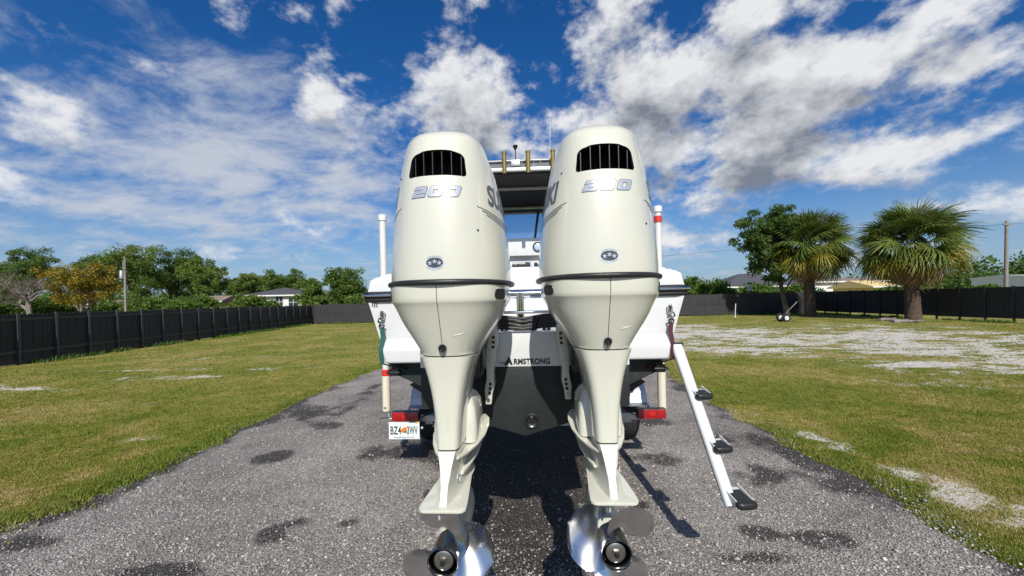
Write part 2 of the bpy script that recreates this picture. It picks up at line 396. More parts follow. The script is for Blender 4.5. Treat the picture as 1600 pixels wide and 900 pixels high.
def fit_text(name, body, x0, x1, z0, z1, y, mat, parent, bold=.0, shear=0.0):
    me = text_mesh(body, .1, bold=bold, shear=shear, spacing=1.06); co = np.array([v.co[:] for v in me.vertices]); a, b = co.min(0), co.max(0)
    for v in me.vertices: v.co = (x0 + (v.co.x - a[0]) / (b[0] - a[0]) * (x1 - x0), y, z0 + (v.co.y - a[1]) / (b[1] - a[1]) * (z1 - z0))
    me.materials.clear(); me.materials.append(mat); me.name = name
    return link(bpy.data.objects.new(name, me), parent)
FACE_CAM = Matrix.Rotation(R(90), 4, 'X')     # text facing -y

# ================================================================== GROUND
def drive_edges(y):
    y = np.asarray(y, float)
    l = np.interp(y, [-12, 2.4, 3.0, 3.8, 4.4, 6.4, 8.1, 10, 14, 30], [-4.2, -4.1, -4.05, -3.98, -3.87, -3.84, -3.78, -3.5, -3.4, -3.4])
    r = np.interp(y, [-12, 2.3, 6.0, 7.5, 9.2, 14, 30], [3.13, 3.13, 3.16, 3.35, 3.65, 3.8, 3.8])
    l = l + (fbm(y, y * 0 + 3, 5, 3.0, 5) - .5) * .34
    r = r + (fbm(y, y * 0 + 9, 8, 3.0, 5) - .5) * .34
    return l, r
SAND = [(10.3, 13.2, 4.2, 3.0, .66), (9.0, 17.5, 4.2, 3.6, .60), (11.8, 10.6, 3.2, 1.5, .56), (10.5, 8.2, 2.8, 1.0, .42), (14.5, 9.0, 4, 1.2, .42), (15, 13, 5, 3.0, .46), (7.4, 21, 3.4, 4.0, .58), (6.4, 13.5, 2.0, 2.0, .34), (8.0, 6.8, 2.0, .6, .26), (5.6, 17, 1.6, 3, .4), (17, 18, 4, 3, .3),
        (3.62, 3.95, .26, .40, .50), (3.72, 3.35, .26, .26, .56), (3.85, 2.85, .5, .22, .56), (3.45, 3.05, .22, .22, .5), (4.3, 2.75, .6, .18, .46), (3.55, 4.6, .18, .35, .38), (3.4, 5.6, .15, .5, .28),
        (-10.3, 8.25, 2.6, .24, .42), (-8.0, 9.3, 1.8, .28, .44), (-6.4, 10.3, 1.8, .34, .36), (-12.5, 8.6, 2, .38, .30), (-4.9, 5.0, .5, .38, .32), (-5.8, 4.5, .5, .28, .26), (-5.4, 3.6, .7, .24, .22), (-7, 6.8, 1.4, .34, .18), (-9.5, 12.6, 3.4, .40, .34), (-7.5, 5.7, .9, .24, .28), (-4.35, 3.9, .2, .3, .3), (-5, 15, 2, .5, .3), (-11, 10.5, 2.5, .3, .3)]
def sand_field(x, y):
    b = np.zeros_like(x, dtype=float)
    for (cx, cy, rx, ry, a) in SAND: b += a * np.exp(-((x - cx) / rx)**2 - ((y - cy) / ry)**2)
    f = ((fbm(x, y * 1.7, 21, .55, 5) - .5) * .9 + (fbm(x, y * 2.0, 44, 2.2, 3) - .5) * .9) * (.5 + 1.3 * np.minimum(b, .5))
    return np.clip((f + np.minimum(b, .57) - .14) / .55, 0, 1)
def axis_lines(a, b, step, far):
    core = list(np.arange(a, b + step / 2, step)); lo, hi = [], []; s = step; p = b
    while p < far: s *= 1.35; p += s; hi.append(p)
    s = step; p = a
    while p > -far: s *= 1.35; p -= s; lo.append(p)
    return np.array(lo[::-1] + core + hi)
gx, gy = axis_lines(-17, 25, .14, 2500), axis_lines(1.6, 24, .11, 2500)
GX, GY = np.meshgrid(gx, gy); nx, ny = len(gx), len(gy)
GZ = (fbm(GX, GY, 3, .35, 3) - .5) * .06 * (np.abs(GX) < 60) * (np.abs(GY) < 60)
def lawn_z(x, y): return (fbm(np.asarray(x, float), np.asarray(y, float), 3, .35, 3) - .5) * .06
GL, GR = drive_edges(GY)
inside = np.clip(np.minimum(GX - GL, GR - GX) / .25, 0, 1) * (GY < 26)
GZ = GZ - .06 * inside
idx = np.arange(nx * ny).reshape(ny, nx)
F = np.stack([idx[:-1, :-1], idx[:-1, 1:], idx[1:, 1:], idx[1:, :-1]], -1).reshape(-1, 4)
def lawn_material():
    m = bpy.data.materials.new('lawn_turf'); m.use_nodes = True; t = NT(m.node_tree); m.node_tree.nodes.clear()
    tc = t.n('ShaderNodeTexCoord').outputs['Object']
    n1 = t.noise(tc, .55, 5, .6, .3).outputs[0]; n2 = t.noise(tc, 5, 6, .7).outputs[0]; n3 = t.noise(tc, 45, 4, .7).outputs[0]
    green = t.ramp(n1, [(.25, (.13, .165, .022)), (.5, (.225, .225, .044)), (.72, (.36, .30, .11))])
    green = t.mix(t.m('MULTIPLY', t.sstep(n2, .42, .75), .6), green, (.30, .245, .11))
    green = t.mix(1.0, green, t.ramp(n3, [(.3, (.55,) * 3), (.7, (1.35,) * 3)]), 'MULTIPLY')
    sandc = t.mix(t.sstep(n2, .35, .7), (.66, .62, .55), (.50, .45, .37))
    sandc = t.mix(1.0, sandc, t.ramp(n3, [(.3, (.8,) * 3), (.7, (1.12,) * 3)]), 'MULTIPLY')
    at = t.n('ShaderNodeAttribute', attribute_name='sand').outputs['Fac']
    f = t.sstep(t.m('ADD', at, t.m('ADD', t.m('MULTIPLY', t.m('SUBTRACT', n3, .5), 1.2), t.m('MULTIPLY', t.m('SUBTRACT', n2, .5), 2.2))), .30, .78)
    col = t.mix(f, green, sandc)
    b = t.n('ShaderNodeBsdfPrincipled', {'Base Color': col, 'Roughness': .95, 'Specular IOR Level': .15})
    t.put(b.inputs['Normal'], t.n('ShaderNodeBump', {'Strength': .7, 'Distance': .03, 'Height': t.m('ADD', n3, n2)}).outputs[0])
    t.n('ShaderNodeOutputMaterial', {0: b.outputs[0]}); return m
lawn = np_mesh('lawn', np.stack([GX.ravel(), GY.ravel(), GZ.ravel()], -1), F, lawn_material(), smooth=180)
sf = sand_field(GX.ravel(), GY.ravel()) * ((np.abs(GX.ravel()) < 40) & (GY.ravel() < 45))
at = lawn.data.attributes.new('sand', 'FLOAT', 'POINT'); at.data.foreach_set('value', sf.astype(np.float32))
tag(lawn, kind='structure')

# driveway of crushed asphalt
STAIN_SHADE = [(-1.74, 2.87, .20, .16, 1.0), (-2.75, 4.3, .20, .16, .9), (-1.28, 2.95, .10, .09, .55), (-2.3, 2.45, .34, .10, .9), (-2.6, 5.3, .22, .2, .8), (-3.1, 5.9, .45, .5, .7), (-2.7, 7.5, .3, 1.4, .5),
         (1.7, 2.72, .16, .12, .75), (2.1, 2.62, .20, .13, .95), (1.5, 4.0, .25, .22, .75), (2.2, 3.6, .35, .25, .8), (2.5, 4.4, .4, .3, .55), (1.9, 5.2, .3, .3, .5), (.05, 3.1, .30, .75, 1.3), (.50, 3.5, .25, .8, 1.4), (-.42, 3.8, .30, .9, 1.4), (0.1, 4.6, .9, .9, 1.4), (.25, 2.5, .12, .4, 1.0),  # damp brown stains; between and under the motors also painted-in shadow
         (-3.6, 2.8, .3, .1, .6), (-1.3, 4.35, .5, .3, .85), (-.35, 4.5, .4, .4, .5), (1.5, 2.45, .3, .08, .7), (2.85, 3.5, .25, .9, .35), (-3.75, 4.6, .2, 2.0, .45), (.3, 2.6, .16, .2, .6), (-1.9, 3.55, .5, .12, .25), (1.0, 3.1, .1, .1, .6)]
def stain_shade_field(x, y):
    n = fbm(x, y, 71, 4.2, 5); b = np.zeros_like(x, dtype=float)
    for (cx, cy, rx, ry, a) in STAIN_SHADE: b += a * np.exp(-(((x - cx) / rx)**2 + ((y - cy) / ry)**2)**1.1)
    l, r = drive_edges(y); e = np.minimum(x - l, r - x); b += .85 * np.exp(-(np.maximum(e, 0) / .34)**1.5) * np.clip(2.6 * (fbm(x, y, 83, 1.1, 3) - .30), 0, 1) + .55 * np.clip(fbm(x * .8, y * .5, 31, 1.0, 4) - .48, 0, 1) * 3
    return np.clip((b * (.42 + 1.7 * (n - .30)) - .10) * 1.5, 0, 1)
dy = np.concatenate([np.arange(-8, 2, .5), np.arange(2, 8, .04), np.arange(8, 26, .25)])
dt = np.linspace(0, 1, 181); L_, R_ = drive_edges(dy)
DX = L_[:, None] * (1 - dt) + R_[:, None] * dt; DY = np.repeat(dy[:, None], len(dt), 1)
DZ = .012 + (fbm(DX, DY, 12, .8, 3) - .5) * .03 - .05 * np.clip(1 - np.minimum(dt, 1 - dt) / .02, 0, 1)[None, :]
def drive_z(x, y): return .012 + (fbm(np.asarray(x, float), np.asarray(y, float), 12, .8, 3) - .5) * .03
nyd, nxd = DX.shape; idx = np.arange(nyd * nxd).reshape(nyd, nxd)
F = np.stack([idx[:-1, :-1], idx[:-1, 1:], idx[1:, 1:], idx[1:, :-1]], -1).reshape(-1, 4)
def gravel_material():
    m = bpy.data.materials.new('crushed_asphalt'); m.use_nodes = True; t = NT(m.node_tree); m.node_tree.nodes.clear()
    tc = t.n('ShaderNodeTexCoord').outputs['Object']
    vo = t.n('ShaderNodeTexVoronoi', {'Vector': tc, 'Scale': 72.0}); vo2 = t.n('ShaderNodeTexVoronoi', {'Vector': tc, 'Scale': 150.0})
    r1 = t.n('ShaderNodeSeparateColor', {0: vo.outputs['Color']}).outputs[0]; r2 = t.n('ShaderNodeSeparateColor', {0: vo2.outputs['Color']}).outputs[1]
    c1 = t.ramp(r1, [(0, (.13, .127, .125)), (.5, (.25, .245, .24)), (.85, (.36, .352, .345)), (1, (.60, .59, .57))])
    c2 = t.ramp(r2, [(0, (.12, .118, .116)), (.6, (.26, .255, .25)), (1, (.56, .55, .53))])
    big = t.noise(tc, .8, 5, .6, .4).outputs[0]; mid = t.noise(tc, 5.0, 5, .65).outputs[0]
    col = t.mix(t.sstep(mid, .4, .6), c1, c2)
    col = t.mix(1.0, col, t.ramp(big, [(.3, (.66, .60, .545)), (.7, (1.55, 1.46, 1.36))]), 'MULTIPLY')
    col = t.mix(1.0, col, t.ramp(vo.outputs['Distance'], [(.0, (1.2,) * 3), (.55, (.8,) * 3)]), 'MULTIPLY')
    st = t.n('ShaderNodeAttribute', attribute_name='stain_shade').outputs['Fac']
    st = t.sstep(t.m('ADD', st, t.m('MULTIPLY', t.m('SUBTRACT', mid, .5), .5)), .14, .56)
    col = t.mix(t.m('MULTIPLY', st, .88), col, t.mix(t.m('GREATER_THAN', r2, .93), (.026, .019, .015), (.24, .22, .19)))  # dark tone for real stains and the shade painted around the motors
    b = t.n('ShaderNodeBsdfPrincipled', {'Base Color': col, 'Roughness': t.m('SUBTRACT', .88, t.m('MULTIPLY', st, .25)), 'Specular IOR Level': .35})
    h = t.m('ADD', t.m('MULTIPLY', vo.outputs['Distance'], -1.0), t.m('MULTIPLY', vo2.outputs['Distance'], -.5))
    t.put(b.inputs['Normal'], t.n('ShaderNodeBump', {'Strength': .9, 'Distance': .012, 'Height': h}).outputs[0])
    t.n('ShaderNodeOutputMaterial', {0: b.outputs[0]}); return m
drive = np_mesh('driveway', np.stack([DX.ravel(), DY.ravel(), DZ.ravel()], -1), F, gravel_material(), smooth=180)
at = drive.data.attributes.new('stain_shade', 'FLOAT', 'POINT'); at.data.foreach_set('value', stain_shade_field(DX.ravel(), DY.ravel()).astype(np.float32))
tag(drive, kind='structure')

# loose stones on the drive
def stones(n):
    d = 1.9 / (1 - RNG.random(n * 2) * .80); x = (RNG.random(n * 2) * 2 - 1) * np.minimum(1.5 * d, 4.2)
    l, r = drive_edges(d); sp_ = RNG.exponential(.10, n * 2); ok = (x > l - sp_) & (x < r + sp_); d, x = d[ok][:n], x[ok][:n]; n = len(d)
    st = stain_shade_field(x, d); keep = RNG.random(n) > st * .85; d, x = d[keep], x[keep]; n = len(d)
    sz = .0032 + .009 * RNG.random(n)**3.4; big = RNG.random(n) < .008; sz[big] *= 1.8
    octa = np.array([(1, 0, 0), (0, 1, 0), (-1, 0, 0), (0, -1, 0), (0, 0, 1), (0, 0, -1)], float)
    fo = np.array([(0, 1, 4), (1, 2, 4), (2, 3, 4), (3, 0, 4), (1, 0, 5), (2, 1, 5), (3, 2, 5), (0, 3, 5)])
    a = RNG.random(n) * 6.283; V = octa[None] * (sz[:, None, None] * (.65 + .7 * RNG.random((n, 6, 1)))); V[:, :, 2] *= .7
    ca, sa = np.cos(a)[:, None], np.sin(a)[:, None]
    V = np.stack([V[:, :, 0] * ca - V[:, :, 1] * sa, V[:, :, 0] * sa + V[:, :, 1] * ca, V[:, :, 2]], -1)
    tilt = (RNG.random((n, 1)) - .5) * 1.2; V[:, :, 2] += V[:, :, 0] * tilt
    V += np.stack([x, d, drive_z(x, d) + sz * .25], -1)[:, None, :]
    Fc = (fo[None] + (np.arange(n) * 6)[:, None, None]).reshape(-1, 3)
    m = bpy.data.materials.new('stone_chips'); m.use_nodes = True; t = NT(m.node_tree); m.node_tree.nodes.clear()
    gm = t.n('ShaderNodeNewGeometry').outputs['Random Per Island']
    col = t.ramp(gm, [(0, (.12, .110, .100)), (.45, (.29, .268, .246)), (.85, (.42, .392, .362)), (.97, (.54, .51, .475)), (1, (.70, .66, .61))])
    b = t.n('ShaderNodeBsdfPrincipled', {'Base Color': col, 'Roughness': .8}); t.n('ShaderNodeOutputMaterial', {0: b.outputs[0]})
    return np_mesh('gravel', V.reshape(-1, 3), Fc, m)
tag(stones(72000), 'grey crushed stone chips loose on the driveway', 'gravel', kind='stuff')

# short turf
def turf(n):
    d = 2.0 / (1 - RNG.random(n * 3) * .938); x = (RNG.random(n * 3) * 2 - 1) * 1.5 * d
    l, r = drive_edges(d); edge = np.maximum(l - x, x - r)
    ok = (edge > -RNG.exponential(.07, n * 3)) & (x > -16) & (x < 24.3); d, x, edge = d[ok], x[ok], edge[ok]
    sd = sand_field(x, d); pat = fbm(x, d, 90, 1.1, 4)
    keep = RNG.random(len(d)) < np.clip(1.05 - sd * .95, 0.06, 1) * np.clip(.35 + 1.3 * pat, .2, 1)
    d, x, edge, pat = d[keep][:n], x[keep][:n], edge[keep][:n], pat[keep][:n]; n = len(d)
    lush = np.exp(-(np.maximum(edge, 0) / .28)**2) * (fbm(x, d, 55, .9, 3) > .42)
    K = 4; H = (.007 + .016 * RNG.random((n, K)) ** 1.5) * (1 + .55 * lush[:, None]) * (.8 + .05 * d[:, None]); wd = .0035 + .0008 * d[:, None] * np.ones((n, K))
    a = RNG.random((n, K)) * 6.283; lean = .2 + .9 * RNG.random((n, K)); off = (RNG.random((n, K, 2)) - .5) * .05
    bx, by = x[:, None] + off[..., 0], d[:, None] + off[..., 1]; bz = lawn_z(bx, by) - .004
    b2 = a + 1.57; P0 = np.stack([bx - np.cos(b2) * wd, by - np.sin(b2) * wd, bz], -1); P1 = np.stack([bx + np.cos(b2) * wd, by + np.sin(b2) * wd, bz], -1)
    P2 = np.stack([bx + np.cos(a) * H * lean, by + np.sin(a) * H * lean, bz + H], -1)
    V = np.stack([P0, P1, P2], 2).reshape(-1, 3); F = np.arange(len(V)).reshape(-1, 3)
    m = bpy.data.materials.new('grass_blades'); m.use_nodes = True; t = NT(m.node_tree); m.node_tree.nodes.clear()
    gm = t.n('ShaderNodeNewGeometry').outputs['Random Per Island']; tc = t.n('ShaderNodeTexCoord').outputs['Object']
    n1 = t.noise(tc, .55, 5, .6, .3).outputs[0]
    n2 = t.noise(tc, 3.0, 5, .65).outputs[0]
    f = t.m('ADD', t.m('MULTIPLY', gm, .26), t.m('ADD', t.m('MULTIPLY', t.sstep(n1, .38, .62), .40), t.m('MULTIPLY', t.sstep(n2, .38, .64), .36)))
    lu = t.n('ShaderNodeAttribute', attribute_name='lush').outputs['Fac']
    col = t.ramp(f, [(0, (.105, .17, .012)), (.40, (.22, .245, .032)), (.70, (.35, .295, .08)), (1, (.54, .42, .21))])
    col = t.mix(t.m('MULTIPLY', lu, .5), col, t.ramp(gm, [(0, (.07, .15, .012)), (1, (.17, .26, .025))]))
    b = t.n('ShaderNodeBsdfPrincipled', {'Base Color': col, 'Roughness': .65, 'Specular IOR Level': .25}); tr = t.n('ShaderNodeBsdfTranslucent', {'Color': col})
    mx = t.n('ShaderNodeMixShader', {0: .3, 1: b.outputs[0], 2: tr.outputs[0]}); t.n('ShaderNodeOutputMaterial', {0: mx.outputs[0]})
    o = np_mesh('grass', V, F, m)
    at = o.data.attributes.new('lush', 'FLOAT', 'POINT'); at.data.foreach_set('value', np.repeat(lush, K * 3).astype(np.float32))
    return o
tag(turf(190000), 'short patchy yellow green turf on both sides of the driveway', 'grass', kind='stuff')

def weeds():
    P = []
    for (a, b, n, dens) in (((-15.0, 7.6), (-16.75, 32.2), 2600, .62), ((-16.6, 32.25), (24.5, 31.4), 2600, .62), ((24.35, 31.3), (24.3, 13.2), 1400, .66)):
        t = RNG.random(n); x = a[0] + (b[0] - a[0]) * t + RNG.normal(size=n) * .12; y = a[1] + (b[1] - a[1]) * t + RNG.normal(size=n) * .12
        k = fbm(x, y, 61, .8, 3) > dens - .15; P.append(np.stack([x[k], y[k]], -1))
    P = np.concatenate(P); n = len(P); K = 6; H = (.05 + .16 * RNG.random((n, K)) ** 2); a = RNG.random((n, K)) * 6.283; off = RNG.normal(size=(n, K, 2)) * .04
    bx, by = P[:, :1] + off[..., 0], P[:, 1:] + off[..., 1]; bz = lawn_z(bx, by) - .005; w = .016
    V = np.stack([np.stack([bx - w * np.sin(a), by + w * np.cos(a), bz], -1), np.stack([bx + w * np.sin(a), by - w * np.cos(a), bz], -1), np.stack([bx + np.cos(a) * H * .5, by + np.sin(a) * H * .5, bz + H], -1)], 2).reshape(-1, 3)
    return np_mesh('grass', V, np.arange(len(V)).reshape(-1, 3), lush_leaf)
tag(weeds(), 'longer green weeds growing along the foot of the black fences', 'grass', kind='stuff')

# ================================================================== FENCES
def fence(name, label, A, B, h0, h1, npan, style, mat):
    A, B = Vector((*A, 0)), Vector((*B, 0)); dr = (B - A); Lp = dr.length / npan; ang = math.atan2(dr.y, dr.x)
    root = empty(name, A, ang, label, 'fence', 'black boundary fences')
    def panel_mesh(h):
        mb = MB(); base = .05 if style != 'raised' else .20
        if style == 'pickets':                       # dog-eared boards seen from the rail side
            n = 8; w = Lp / n
            for i in range(n):
                x0, x1 = i * w + .004, (i + 1) * w - .004; e = w * .24; yy = .0 if i % 2 else .006
                mb.prism([(x0, base), (x1, base), (x1, h - .045), (x1 - e, h), (x0 + e, h), (x0, h - .045)], (0, yy + .012, 0), (1, 0, 0), (0, 0, 1), .016)
        else:
            mb.box((Lp / 2, .016, (base + h) / 2), (Lp - .021, .008, h - base - .004))
            for k, (z0, z1) in enumerate(((base, (h + base) / 2 - .006), ((h + base) / 2 + .006, h))):
                mb.box((Lp / 2, .006, (z0 + z1) / 2), (Lp - .02, .012, z1 - z0))
                for i in range(6):
                    mb.box(((i + .5) * Lp / 6, -.004, (z0 + z1) / 2), (Lp / 6 - .012, .012, z1 - z0 - .02))
        return mb
    for i in range(npan):
        h = h0 + (h1 - h0) * (i + .5) / npan
        key = round(h, 2)
        cache = fence.cache.setdefault((name, style, key), [None])
        if cache[0] is None:
            o = panel_mesh(key).build('fence_panel', mat, root, smooth=0); cache[0] = o.data
        else: o = link(bpy.data.objects.new('fence_panel', cache[0]), root)
        o.location.x = i * Lp; o.location.z = (h - key) + (RNG.random() - .5) * .035; o.rotation_euler = ((RNG.random() - .5) * .02, (RNG.random() - .5) * .012, 0)
        if style == 'pickets': tag(o, kind='stuff')
        for z in ((.42, h - .16) if style == 'pickets' else (h - .03,)):
            rl = fence.rail.get((style, round(Lp, 3)))
            if rl is None:
                r_ = MB().box((Lp / 2, -.012 if style == 'pickets' else -.002, 0), (Lp - .07, .034, .075 if style == 'pickets' else .04)).build('rail', mat, root, smooth=0); fence.rail[(style, round(Lp, 3))] = r_.data
            else: r_ = link(bpy.data.objects.new('rail', rl), root)
            r_.location = (i * Lp, 0, z)
    for i in range(npan + 1):
        h = h0 + (h1 - h0) * i / npan; w = .075 if style != 'faced' else .05
        po = fence.post.get((style, round(h, 2)))
        if po is None:
            p = MB().box((0, 0, (h + .02) / 2 - .15), (w, w, h + .32)).box((0, 0, h + .03), (w + .012, w + .012, .02)).build('fence_post', post_mat if style == 'pickets' else mat, root, smooth=0); fence.post[(style, round(h, 2))] = p.data
        else: p = link(bpy.data.objects.new('fence_post', po), root)
        p.location = (i * Lp, -.03 if style == 'pickets' else -.012, 0)
    return root
fence.cache, fence.rail, fence.post = {}, {}, {}
post_mat = material('fence_post_grey', (.048, .048, .052), .5, vary=.2)
# posts stand on the yard side: local -y must point into the yard
fence('board_fence', 'black dog-eared board fence with steel posts beside the pine trees', (-15.05, 7.6), (-16.9, 32.4), 1.60, 1.60, 23, 'pickets', fence_paint)
fence('board_fence', 'charcoal panel fence across the far end of the yard below the hedge', (-16.85, 32.5), (24.75, 31.6), 1.62, 1.80, 33, 'faced', fence_back)
fence('board_fence', 'black raised panel fence behind the two palms with a gap under it', (24.7, 31.5), (24.6, 13.1), 1.78, 1.76, 16, 'raised', fence_paint)

# ================================================================== OUTBOARD MOTOR (local: x right, y forward, z world height; y=0 at the cowl's rear)
YC = .38
def y_mid(yr, yf): return min(YC, yr + .62 * (yf - yr))
#            z     half width, rear y, front y
UPPER = [(1.772, .265, .000, .66), (1.80, .265, .000, .66), (1.88, .261, .001, .655), (1.96, .254, .005, .645), (2.05, .244, .012, .62), (2.15, .229, .025, .58), (2.25, .205, .046, .50),
         (2.313, .183, .068, .42), (2.36, .164, .088, .35), (2.385, .144, .108, .305), (2.400, .114, .132, .268), (2.408, .062, .160, .235)]
LOWER = [(1.768, .258, .004, .64), (1.745, .258, .004, .64), (1.700, .256, .006, .63), (1.694, .253, .009, .63), (1.684, .246, .015, .62), (1.62, .216, .042, .58), (1.55, .172, .070, .53), (1.50, .139, .090, .49), (1.478, .125, .098, .48)]
LEG = [(1.473, .119, .103, .47), (1.42, .100, .110, .455), (1.36, .083, .115, .445), (1.28, .068, .119, .44), (1.18, .057, .120, .43), (1.088, .052, .116, .43)]
PU, PL_ = 2.3, 2.7
def sect(tab, z, p, n=64):
    w, yr, yf = [float(a) for a in crom(np.array([z]), tab)]
    yc = y_mid(yr, yf); out = []
    for j in range(n):
        a = 2 * math.pi * j / n; ca, sa = math.cos(a), math.sin(a)
        x = w * math.copysign(abs(ca) ** (2 / p), ca)
        l = (yf - yc) if sa > 0 else (yc - yr)
        y = yc + l * math.copysign(abs(sa) ** (2 / p), sa)
        out.append((x, y, z))
    return out
def rear_y(tab, x, z, p):
    w, yr, yf = [float(a) for a in crom(np.array([z]), tab)]
    t = min(abs(x) / w, .999); yc = y_mid(yr, yf); return yc - (yc - yr) * (1 - t ** p) ** (1 / p)
def side_x(tab, y, z, p):
    w, yr, yf = [float(a) for a in crom(np.array([z]), tab)]
    yc = y_mid(yr, yf); l = (yf - yc) if y > yc else (yc - yr); t = min(abs(y - yc) / l, .999)
    return w * (1 - t ** p) ** (1 / p)
def on_rear(me, off=.0015, tab=UPPER, p=PU):
    for v in me.vertices:
        x, z, h = v.co.x, v.co.y, v.co.z
        v.co = (x, rear_y(tab, x, z, p) - off - h, z)
def on_side(me, sgn, off=.0015):
    for v in me.vertices:
        y, z = v.co.x, v.co.y
        v.co = (sgn * (side_x(UPPER, y, z, PU) + off), y, z)
def cut_fine(me, cuts=2):
    bm = bmesh.new(); bm.from_mesh(me); bmesh.ops.triangulate(bm, faces=bm.faces)
    for _ in range(cuts):
        bmesh.ops.subdivide_edges(bm, edges=[e for e in bm.edges if e.calc_length() > .012], cuts=1)
        bmesh.ops.triangulate(bm, faces=bm.faces)
    bm.to_mesh(me); bm.free()
def poly_mesh(polys):
    bm = bmesh.new()
    for pl in polys: bm.faces.new([bm.verts.new((x, z, 0)) for x, z in pl])
    me = bpy.data.meshes.new('decal'); bm.to_mesh(me); bm.free(); return me
def decal(name, me, mat, parent): 
    me.materials.clear(); me.materials.append(mat); me.name = name; return link(bpy.data.objects.new(name, me), parent)
def vent_poly(s=1.0, n=8):
    # rounded opening: flat bottom, arched top
    hw_b, hw_t, zb, zt = .1145 * s, .108 * s, 2.186 - .1 * (s - 1), 2.286 + .1 * (s - 1)
    pts = []
    def arc(cx, cz, r, a0, a1):
        for i in range(n + 1):
            a = R(a0 + (a1 - a0) * i / n); pts.append((cx + r * math.cos(a), cz + r * math.sin(a)))
    arc(-hw_b + .012, zb + .012, .012, 180, 270); arc(hw_b - .012, zb + .012, .012, 270, 360)
    arc(hw_t - .034, zt - .034, .034, 0, 84)
    for i in range(1, 8):
        x = (hw_t - .034) * (1 - i / 4); pts.append((x, zt + .010 * (1 - (x / hw_t) ** 2)))
    arc(-hw_t + .034, zt - .034, .034, 96, 180)
    return pts
def boolean_cut(o, cutter):
    md = o.modifiers.new('cut', 'BOOLEAN'); md.object = cutter; md.operation = 'DIFFERENCE'; md.solver = 'EXACT'
    dg = bpy.context.evaluated_depsgraph_get(); me = bpy.data.meshes.new_from_object(o.evaluated_get(dg))
    o.modifiers.clear(); old = o.data; o.data = me; bpy.data.meshes.remove(old)
    cm = cutter.data; bpy.data.objects.remove(cutter); bpy.data.meshes.remove(cm)

